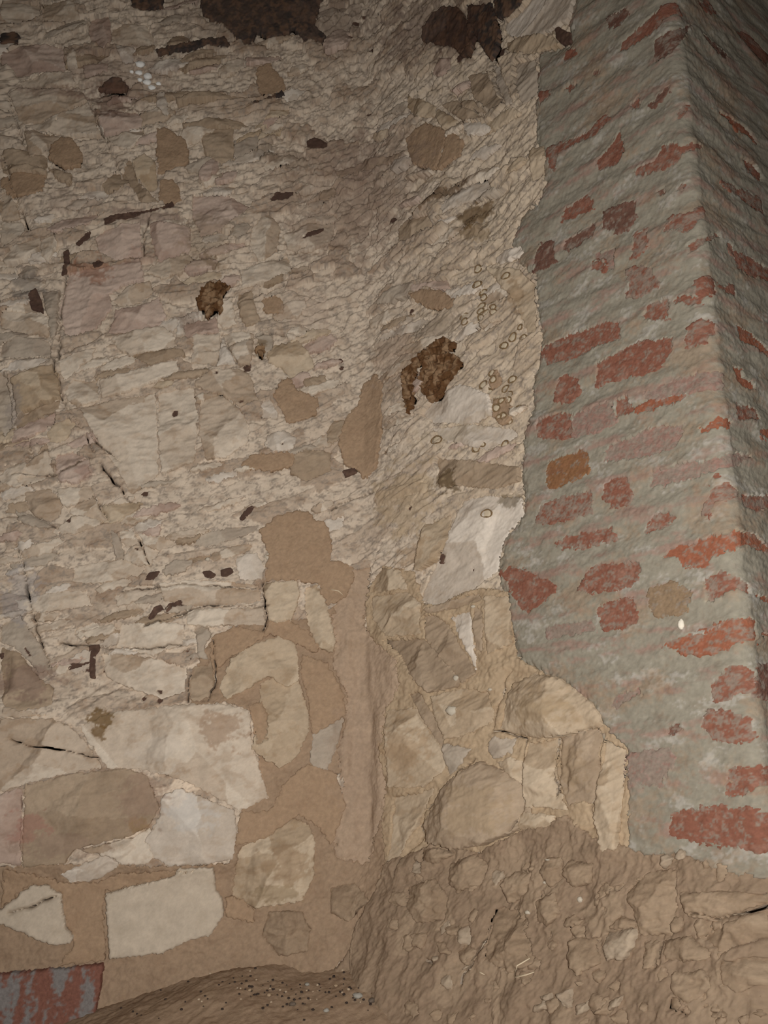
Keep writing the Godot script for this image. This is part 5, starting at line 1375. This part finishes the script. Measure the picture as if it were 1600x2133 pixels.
func make_pier():
	for n in BRICKS.size():
		var b: Array = BRICKS[n]
		var kind: int = KINDS.find(b[0])
		var m = build(b[2], kind, 0.0065 + 0.002 * sin(n * 2.1), Vector2(0, 0), n, {"warp": 0.006, "bevel": 0.005, "drop": 0.004, "depth": 0.05, "under": 0.008, "haze": b[1] * 0.01})
		if m: put(m, "brick", mats.brick, pier)
	var m = build(PIER, 18, 0.008, Vector2.ZERO, 5, {"warp": 0.008, "bevel": 0.02, "drop": 0.007, "depth": 0.05})
	put(m, "mortar_coat", mats.mortar, pier)

func make_flakes():
	var rng := RandomNumberGenerator.new()
	rng.seed = 91
	for n in FLAKES.size():
		var p: Array = FLAKES[n]
		var tilt := Vector2(rng.randf_range(-0.12, 0.12), rng.randf_range(-0.3, 0.12))
		var m = build(p[1], KINDS.find(p[0]), 0.007 + rng.randf_range(-0.004, 0.006), tilt, 500 + n, {"warp": 0.006, "bevel": 0.004, "drop": 0.002, "depth": 0.03, "steep": 0.4, "chip_most": 0.008})
		if m: put(m, "stone_flake", mats.rock, left if p[1][0] < 0 else back)

func make_rock():
	var mid: int = lower(us, 0.0)
	put(build([], 25, 0.0, Vector2.ZERO, 1, {"i0": 0, "i1": mid}), "rock_face", mats.rock, left)
	put(build([], 25, 0.0, Vector2.ZERO, 1, {"i0": mid, "i1": NU - 1}), "rock_face", mats.rock, back)

# ---------------------------------------------------------------- floor and the rest of the chamber
func floor_height(x, d):
	return -0.07 + 0.135 * sm(1.6, 2.14, d) * sm(-0.85, -0.3, x) + 0.012 * n_mid.get_noise_2d(x * 5.0, d * 5.0) + 0.003 * n_fine.get_noise_2d(x * 60.0, d * 60.0)

func make_floor():
	var xs := PackedFloat32Array()
	var ds := PackedFloat32Array()
	var x := -2.3
	while x < 2.4:
		xs.append(x)
		x += 0.006 if x > -1.05 and x < 0.75 else 0.06
	var d := -1.6
	while d < 3.3:
		ds.append(d)
		d += 0.005 if d > 1.65 and d < 2.2 else 0.06
	var verts := PackedVector3Array()
	var cols := PackedColorArray()
	var idx := PackedInt32Array()
	var ea: Color = tone_a[9]
	var eb: Color = tone_b[9]
	for b in ds:
		for a in xs:
			verts.append(Vector3(a, floor_height(a, b), -b))
			var m: float = n_mid.get_noise_2d(a * 7.0 + 3.0, b * 9.0) + 0.5 * n_fine.get_noise_2d(a * 50.0, b * 50.0)
			var c: Color = ea.lerp(eb, sm(-0.1, 0.5, m)) * (1.0 + 0.12 * n_fine.get_noise_2d(a * 130.0, b * 130.0))
			c.a = 1.0
			cols.append(c)
	var W := xs.size()
	for j in ds.size() - 1:
		for i in W - 1:
			var a := j * W + i
			idx.append_array(PackedInt32Array([a, a + W, a + W + 1, a, a + W + 1, a + 1]))
	var f := Node3D.new(); f.name = "floor"; add_child(f)
	tag(f, "bare brown earth floor", "", "", "structure")
	put(commit(verts, cols, idx), "earth", mats.clay, f)
	slab("subsoil", Vector3(0.05, -0.2, -0.85), Vector3(4.7, 0.2, 4.9), f)

func slab(called, at, size, parent):
	var b := BoxMesh.new()
	b.size = size
	b.material = mats.plain
	var o := MeshInstance3D.new()
	o.name = called; o.mesh = b; o.position = at
	parent.add_child(o, true)
	return o

func make_shell():
	var a = slab("ceiling", Vector3(0.05, 3.1, -0.85), Vector3(5.1, 0.2, 5.3), self)
	tag(a, "rough rock ceiling", "", "", "structure")
	a = slab("wall_front", Vector3(0.05, 1.4, 1.7), Vector3(5.1, 3.3, 0.2), self)
	tag(a, "rough rock wall facing the hewn wall", "", "", "structure")
	a = slab("wall_right", Vector3(2.5, 1.4, -0.85), Vector3(0.2, 3.3, 4.9), self)
	tag(a, "rough rock wall beyond the brick pier", "", "", "structure")
	a = slab("wall_far", Vector3(0.05, 1.4, -3.4), Vector3(5.1, 3.3, 0.2), self)
	tag(a, "rough rock wall behind the brick pier", "", "", "structure")
	a = slab("wall_side", Vector3(-2.05, 1.4, -0.85), Vector3(0.2, 3.3, 4.9), self)
	tag(a, "rough rock wall at the end of the hewn wall", "", "", "structure")

# ---------------------------------------------------------------- small things
func on_wall(u, v, lift):
	var i: int = lower(us, u)
	var j: int = lower(vs, v)
	var h: float = TOP[j * NU + i] + lift
	return Transform3D(Basis(Vector3(-nz[i], 0, nx[i]), Vector3.UP, Vector3(nx[i], 0, nz[i])), Vector3(cx[i] + nx[i] * h, v, cz[i] + nz[i] * h))

# an uneven little ring of hard clay round a burrow, lying flat on the rock
func ring_mesh(r: float, thick: float, sd: int):
	var verts := PackedVector3Array()
	var cols := PackedColorArray()
	var idx := PackedInt32Array()
	var N := 16
	var K := 6
	var c: Color = lin(112, 90, 64) * 1.4
	for a in N:
		var th := a * TAU / N
		var rr: float = r * (1.0 + 0.16 * sin(th * 2.0 + sd) + 0.07 * sin(th * 3.0 + sd * 2.0))
		for b in K:
			var ph := b * TAU / K
			var q: float = rr + thick * cos(ph) * (1.0 + 0.3 * sin(th * 4.0 + sd))
			verts.append(Vector3(q * cos(th), q * sin(th) * 0.82, thick * 0.9 * sin(ph)))
			cols.append(c)
	for a in N:
		for b in K:
			var p := a * K + b
			var q := ((a + 1) % N) * K + b
			var p2 := a * K + (b + 1) % K
			var q2 := ((a + 1) % N) * K + (b + 1) % K
			idx.append_array(PackedInt32Array([p, p2, q2, p, q2, q]))
	return commit(verts, cols, idx)

# an uneven pebble or chip
func pebble_mesh(size: Vector3, c: Color, sd: int):
	var verts := PackedVector3Array()
	var cols := PackedColorArray()
	var idx := PackedInt32Array()
	var N := 9
	var K := 6
	for b in K + 1:
		var ph := b * PI / K
		for a in N:
			var th := a * TAU / N
			var d := Vector3(sin(ph) * cos(th), cos(ph), sin(ph) * sin(th))
			var r: float = 1.0 + 0.35 * n_low.get_noise_3d(d.x * 1.3 + sd * 7.0, d.y * 1.3, d.z * 1.3)
			verts.append(d * r * size)
			cols.append(c)
	for b in K:
		for a in N:
			var p := b * N + a
			var q := b * N + (a + 1) % N
			idx.append_array(PackedInt32Array([p, q, q + N, p, q + N, p + N]))
	return commit(verts, cols, idx)

func tube_mesh(pts: Array, r: float, c: Color):
	var verts := PackedVector3Array()
	var cols := PackedColorArray()
	var idx := PackedInt32Array()
	var K := 6
	for k in pts.size():
		var d: Vector3 = (pts[mini(k + 1, pts.size() - 1)] - pts[maxi(k - 1, 0)]).normalized()
		var s := d.cross(Vector3.UP if absf(d.y) < 0.9 else Vector3.RIGHT).normalized()
		var t := s.cross(d)
		for a in K:
			verts.append(pts[k] + (s * cos(a * TAU / K) + t * sin(a * TAU / K)) * r * (0.6 if k == pts.size() - 1 else 1.0))
			cols.append(c)
	for k in pts.size() - 1:
		for a in K:
			var p := k * K + a
			var q := k * K + (a + 1) % K
			idx.append_array(PackedInt32Array([p, q, q + K, p, q + K, p + K]))
	for a in range(1, K - 1):
		var e: int = (pts.size() - 1) * K
		idx.append_array(PackedInt32Array([0, a + 1, a, e, e + a, e + a + 1]))
	return commit(verts, cols, idx)

func single(called, mesh, mat, at: Transform3D, label, category, group = ""):
	var o := MeshInstance3D.new()
	var c: int = names.get(called, 0)
	names[called] = c + 1
	o.name = called if c == 0 else "%s_%03d" % [called, c]
	o.mesh = mesh; o.material_override = mat; o.transform = at
	add_child(o)
	tag(o, label, category, group)
	return o

func make_details():
	for k in range(0, RINGS.size(), 3):
		var at: Transform3D = on_wall(RINGS[k] * 0.001, RINGS[k + 1] * 0.001, 0.0)
		var r: float = RINGS[k + 2] * 0.001
		var o = put(ring_mesh(r * 0.9, 0.002, k), "burrow_ring", mats.clay, back)
		o.transform = at
		var f = put(pebble_mesh(Vector3(r * 0.8, r * 0.66, 0.0012), lin(176, 160, 136) * 1.4, k), "pale_fill", mats.rock, o)
		f.position = Vector3(0, 0, -0.0003)
	for k in range(0, WHITES.size(), 3):
		var at: Transform3D = on_wall(WHITES[k] * 0.001, WHITES[k + 1] * 0.001, 0.001)
		var r: float = WHITES[k + 2] * 0.001
		put(pebble_mesh(Vector3(r, r * 0.75, 0.006), lin(214, 210, 202) * 1.35, k), "white_nodule", mats.rock, left).transform = at
	for k in range(0, CHIPS.size(), 5):
		var at: Transform3D = on_wall(CHIPS[k] * 0.001, CHIPS[k + 1] * 0.001, 0.001)
		put(pebble_mesh(Vector3(CHIPS[k + 2], CHIPS[k + 3], CHIPS[k + 4]) * 0.001, lin(176, 164, 146) * 1.3, k), "white_chip", mats.rock, back if CHIPS[k] > 0 else left).transform = at
	single("white_shell", pebble_mesh(Vector3(0.006, 0.0095, 0.005), lin(200, 190, 172) * 1.4, 3), mats.rock, on_wall(0.792, 0.708, 0.002), "small white oval shell stuck on the grey mortar of the brick pier", "shell")
	for n in STRAWS.size():
		var pts := []
		for k in range(0, STRAWS[n].size(), 2): pts.append(on_wall(STRAWS[n][k] * 0.001, STRAWS[n][k + 1] * 0.001, 0.003).origin)
		var o: Vector3 = pts[0]
		for k in pts.size(): pts[k] -= o
		single("straw", tube_mesh(pts, 0.0013, lin(196, 178, 150) * 1.3), mats.rock, Transform3D(Basis(), o), STRAW_LABELS[n], "straw")
	# pebbles and crumbs on the earth floor
	var rng := RandomNumberGenerator.new()
	rng.seed = 5
	for k in range(0, PEBBLES.size(), 3):
		var x: float = PEBBLES[k] * 0.001
		var d: float = PEBBLES[k + 1] * 0.001
		var r: float = PEBBLES[k + 2] * 0.001
		var c: Color = [lin(140, 134, 124), lin(150, 128, 104), lin(96, 84, 72)][(k / 3) % 3] * 1.4
		single("pebble", pebble_mesh(Vector3(r, r * 0.55, r * 0.8), c, k), mats.rock, Transform3D(Basis(Vector3.UP, k * 1.3), Vector3(x, floor_height(x, d) + r * 0.3, -d)), "small %s pebble lying among dark crumbs on the earth floor" % ["grey", "tan", "dark brown"][(k / 3) % 3], "pebble", "pebbles on the earth floor")
	var st := SurfaceTool.new()
	var first := true
	for k in 170:
		var x := -0.12 + 0.16 * rng.randfn()
		var d := 1.97 + 0.04 * rng.randfn()
		var r := rng.randf_range(0.0012, 0.0034)
		var c: Color = lin(60, 50, 42) if rng.randf() < 0.8 else lin(170, 150, 126)
		var m = pebble_mesh(Vector3(r, r * 0.7, r), c * 1.2, k)
		st.append_from(m, 0, Transform3D(Basis(), Vector3(x, floor_height(x, d) + r * 0.4, -d)))
	var o := MeshInstance3D.new()
	o.name = "crumbs"; o.mesh = st.commit(); o.material_override = mats.rock
	add_child(o)
	tag(o, "scatter of tiny dark crumbs on the earth floor", "crumbs", "", "stuff")
